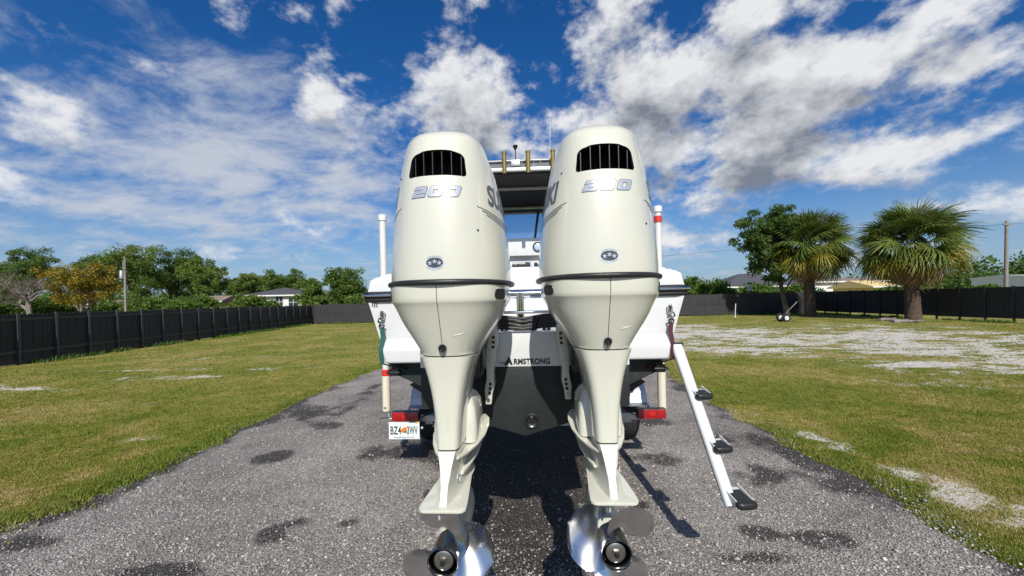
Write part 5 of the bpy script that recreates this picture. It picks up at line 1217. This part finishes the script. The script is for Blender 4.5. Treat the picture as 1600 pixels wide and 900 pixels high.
def pole(label, px, Y, h, r, extras):
    x, y = at_px(px, Y); root = empty('utility_pole', (x, y, 0), 0, label, 'utility pole')
    MB().tube([(0, 0, -.1), (.02, 0, h * .5), (.03 + .0 * h, 0, h)], [r, r * .9, r * .72], 10).build('post', wood_pole, root, smooth=50)
    if extras == 'transformer':
        MB().lathe([(.02, 0), (.20, .03), (.20, .75), (.14, .85), (.02, .88)], (-.33, 0, h - 2.3), (0, 0, 1), 14).build('transformer', galv, root, smooth=40)
        MB().box((0, -.1, h - .9), (.10, .12, .9)).build('conduit', galv, root, smooth=0)
    else:
        MB().box((0, -.12, h - .35), (.8, .09, .11)).build('crossarm', wood_pole, root, smooth=0)
        for dx in (-.3, .3): MB().lathe([(.04, 0), (.05, .08), (.03, .14)], (dx, -.12, h - .29), (0, 0, 1), 10).build('insulator', galv, root, smooth=40)
    return root
pole('slim grey utility pole with a transformer before the tall pines', 196, 40, top_h(196, 401, 40), .115, 'transformer')
pole('leaning brown wooden utility pole behind the right fence', 1571, 34, top_h(1573, 345, 34), .145, 'arm').rotation_euler = (0, R(1.6), 0)
def wire(label, a, b, sag):
    pts = [(a[0] + (b[0] - a[0]) * t, a[1] + (b[1] - a[1]) * t, a[2] + (b[2] - a[2]) * t - sag * 4 * t * (1 - t)) for t in np.linspace(0, 1, 24)]
    o = MB().tube(pts, .014, 5).build('power_line', rubber, None, smooth=50); tag(o, label, 'power line', 'overhead wires')
hp = top_h(1573, 345, 34)
wire('thin overhead wire strung from the wooden pole across the palms', (44.0, 34, hp - .3), (-60, 120, 10.5), 1.2)
wire('thin overhead wire running out from the wooden pole past the white house', (44.3, 34, hp - .25), (92, 20, 9), .8)

# dolly leaning on the palm
dl = empty('trailer_dolly', (16.25, 23.0, 0), 0, 'grey two wheeled trailer dolly with handle by the palm trunk', 'dolly')
for k, dx in enumerate((0, .0)):
    yy = -.22 if k == 0 else .30
    wh = empty('wheel'); wh.parent = dl; wh.location = (0, yy, .25)
    MB().lathe([(.13, -.06), (.22, -.065), (.245, -.03), (.245, .03), (.22, .065), (.13, .06)], (0, 0, 0), (0, 1, 0), 24, False, False).build('tyre', tyre, wh, smooth=40)
    MB().lathe([(.135, -.05), (.10, -.03), (.03, -.05), (.002, -.05)], (0, 0, 0), (0, 1, 0), 20, False, False).lathe([(.135, .05), (.1, .03), (.002, .05)], (0, 0, 0), (0, 1, 0), 20, False, False).build('rim', pvc_white, wh, smooth=40)
MB().tube([(0, -.2, .25), (0, .28, .25)], .03, 8).build('axle', galv, dl, smooth=40)
MB().tube([(.02, .04, .28), (.12, .04, .48), (.85, .04, 1.18)], .035, 8).tube([(.85, -.14, 1.18), (.85, .22, 1.18)], .025, 8).build('handle', steel_dark, dl, smooth=40)
MB().tube([(.12, .04, .48), (.38, .04, .06), (.52, .04, .04)], .03, 8).build('hitch_arm', galv, dl, smooth=40)
MB().lathe([(.05, 0), (.06, .05), (.03, .09)], (.52, .04, .0), (0, 0, 1), 12).build('hitch_ball', steel_dull, dl, smooth=40)
x, y = at_px(1148, 28.5)
st = MB().tube([(x, y, -.02), (x + .02, y, .55), (x + .06, y, 1.02)], [.032, .030, .028], 8).lathe([(.10, 0), (.10, .02), (.035, .04)], (x, y, 0), (0, 0, 1), 12).build('marker_stake', pvc_white, None, smooth=50)
tag(st, 'thin white stake standing upright on the lawn before the far fence', 'stake')
x, y = at_px(1171.5, 33); sn = empty('round_sign', (x, y, 0), 0, 'small round white sign with green top above the far fence', 'sign')
MB().tube([(0, 0.03, 0), (0, .03, 2.75)], .03, 8).build('post', galv, sn, smooth=50)
MB().lathe([(.25, -.012), (.26, 0), (.25, .012)], (0, 0, 2.23), (0, 1, 0), 28).build('disc', pvc_white, sn, smooth=30)
MB().box((0, -.015, 2.23), (.05, .01, .22)).build('mark', galv, sn, smooth=0)
MB().box((0, 0, 2.62), (.42, .03, .17)).build('green_panel', material('sign_green', (.03, .22, .12), .5), sn, smooth=0, bevel=.005)
for lb, px, Y, L, az_ in (('short weathered log lying on the grass before the wide palm', 1404, 20.8, 1.0, .1), ('bent grey branch lying beside the log', 1418, 20.2, 1.3, -.25), ('fallen stick between the log and the fence', 1386, 22.0, 1.4, .3)):
    x, y = at_px(px, Y); dx, dy = math.cos(az_) * L / 2, math.sin(az_) * L / 2
    o = MB().tube([(x - dx, y - dy, .05), (x - dx * .3, y - dy * .3 + .06, .09), (x + dx * .4, y + dy * .4, .07), (x + dx, y + dy, .12)], [.10, .09, .07, .04], 8).tube([(x + dx * .2, y + dy * .2, .08), (x + dx * .5, y + dy * .2 - .2, .14)], [.05, .02], 6).build('fallen_branch', bark_grey, None, smooth=50); tag(o, lb, 'branch', 'wood lying by the palm')
def car(label, px, Y, rot):
    x, y = at_px(px, Y); root = empty('parked_car', (x, y, 0), R(rot), label, 'car', 'cars parked beyond the fence')
    prof = [(-2.2, .45), (-2.15, .85), (-1.5, .98), (-.8, 1.48), (.7, 1.5), (1.4, 1.05), (2.1, .92), (2.2, .5)]
    MB().loft([[(a, yy * (1 if z < 1.1 else .86), z) for a, z in prof] for yy in (-.85, .85)]).build('body', car_paint, root, smooth=30, bevel=.05)
    MB().loft([[(a, yy, z) for a, z in ((-1.3, 1.08), (-.75, 1.42), (.62, 1.44), (1.15, 1.08))] for yy in (-.80, .80)]).build('glass', win_glass, root, smooth=0)
    for a in (-1.35, 1.35):
        for yy in (-.8, .8): MB().lathe([(.32, -.1), (.33, 0), (.32, .1)], (a, yy, .33), (0, 1, 0), 20).build('wheel', tyre, root, smooth=40)
car('white car parked beyond the fence under the tallest pine', 222, 60, 10); car('white car parked beside the white house with grey roof', 492, 60, 5)

lf = MB().add([(0, 0, .012), (.022, .006, .018), (.05, 0, .014), (.022, -.010, .016)], [(0, 1, 2), (0, 2, 3)]).build('fallen_leaf', frond_dead, None, smooth=0, loc=(-.10, 3.02, .03)); lf.rotation_euler.z = 2.2
tag(lf, 'small tan dead leaf on the dark gravel between the two motors', 'leaf')
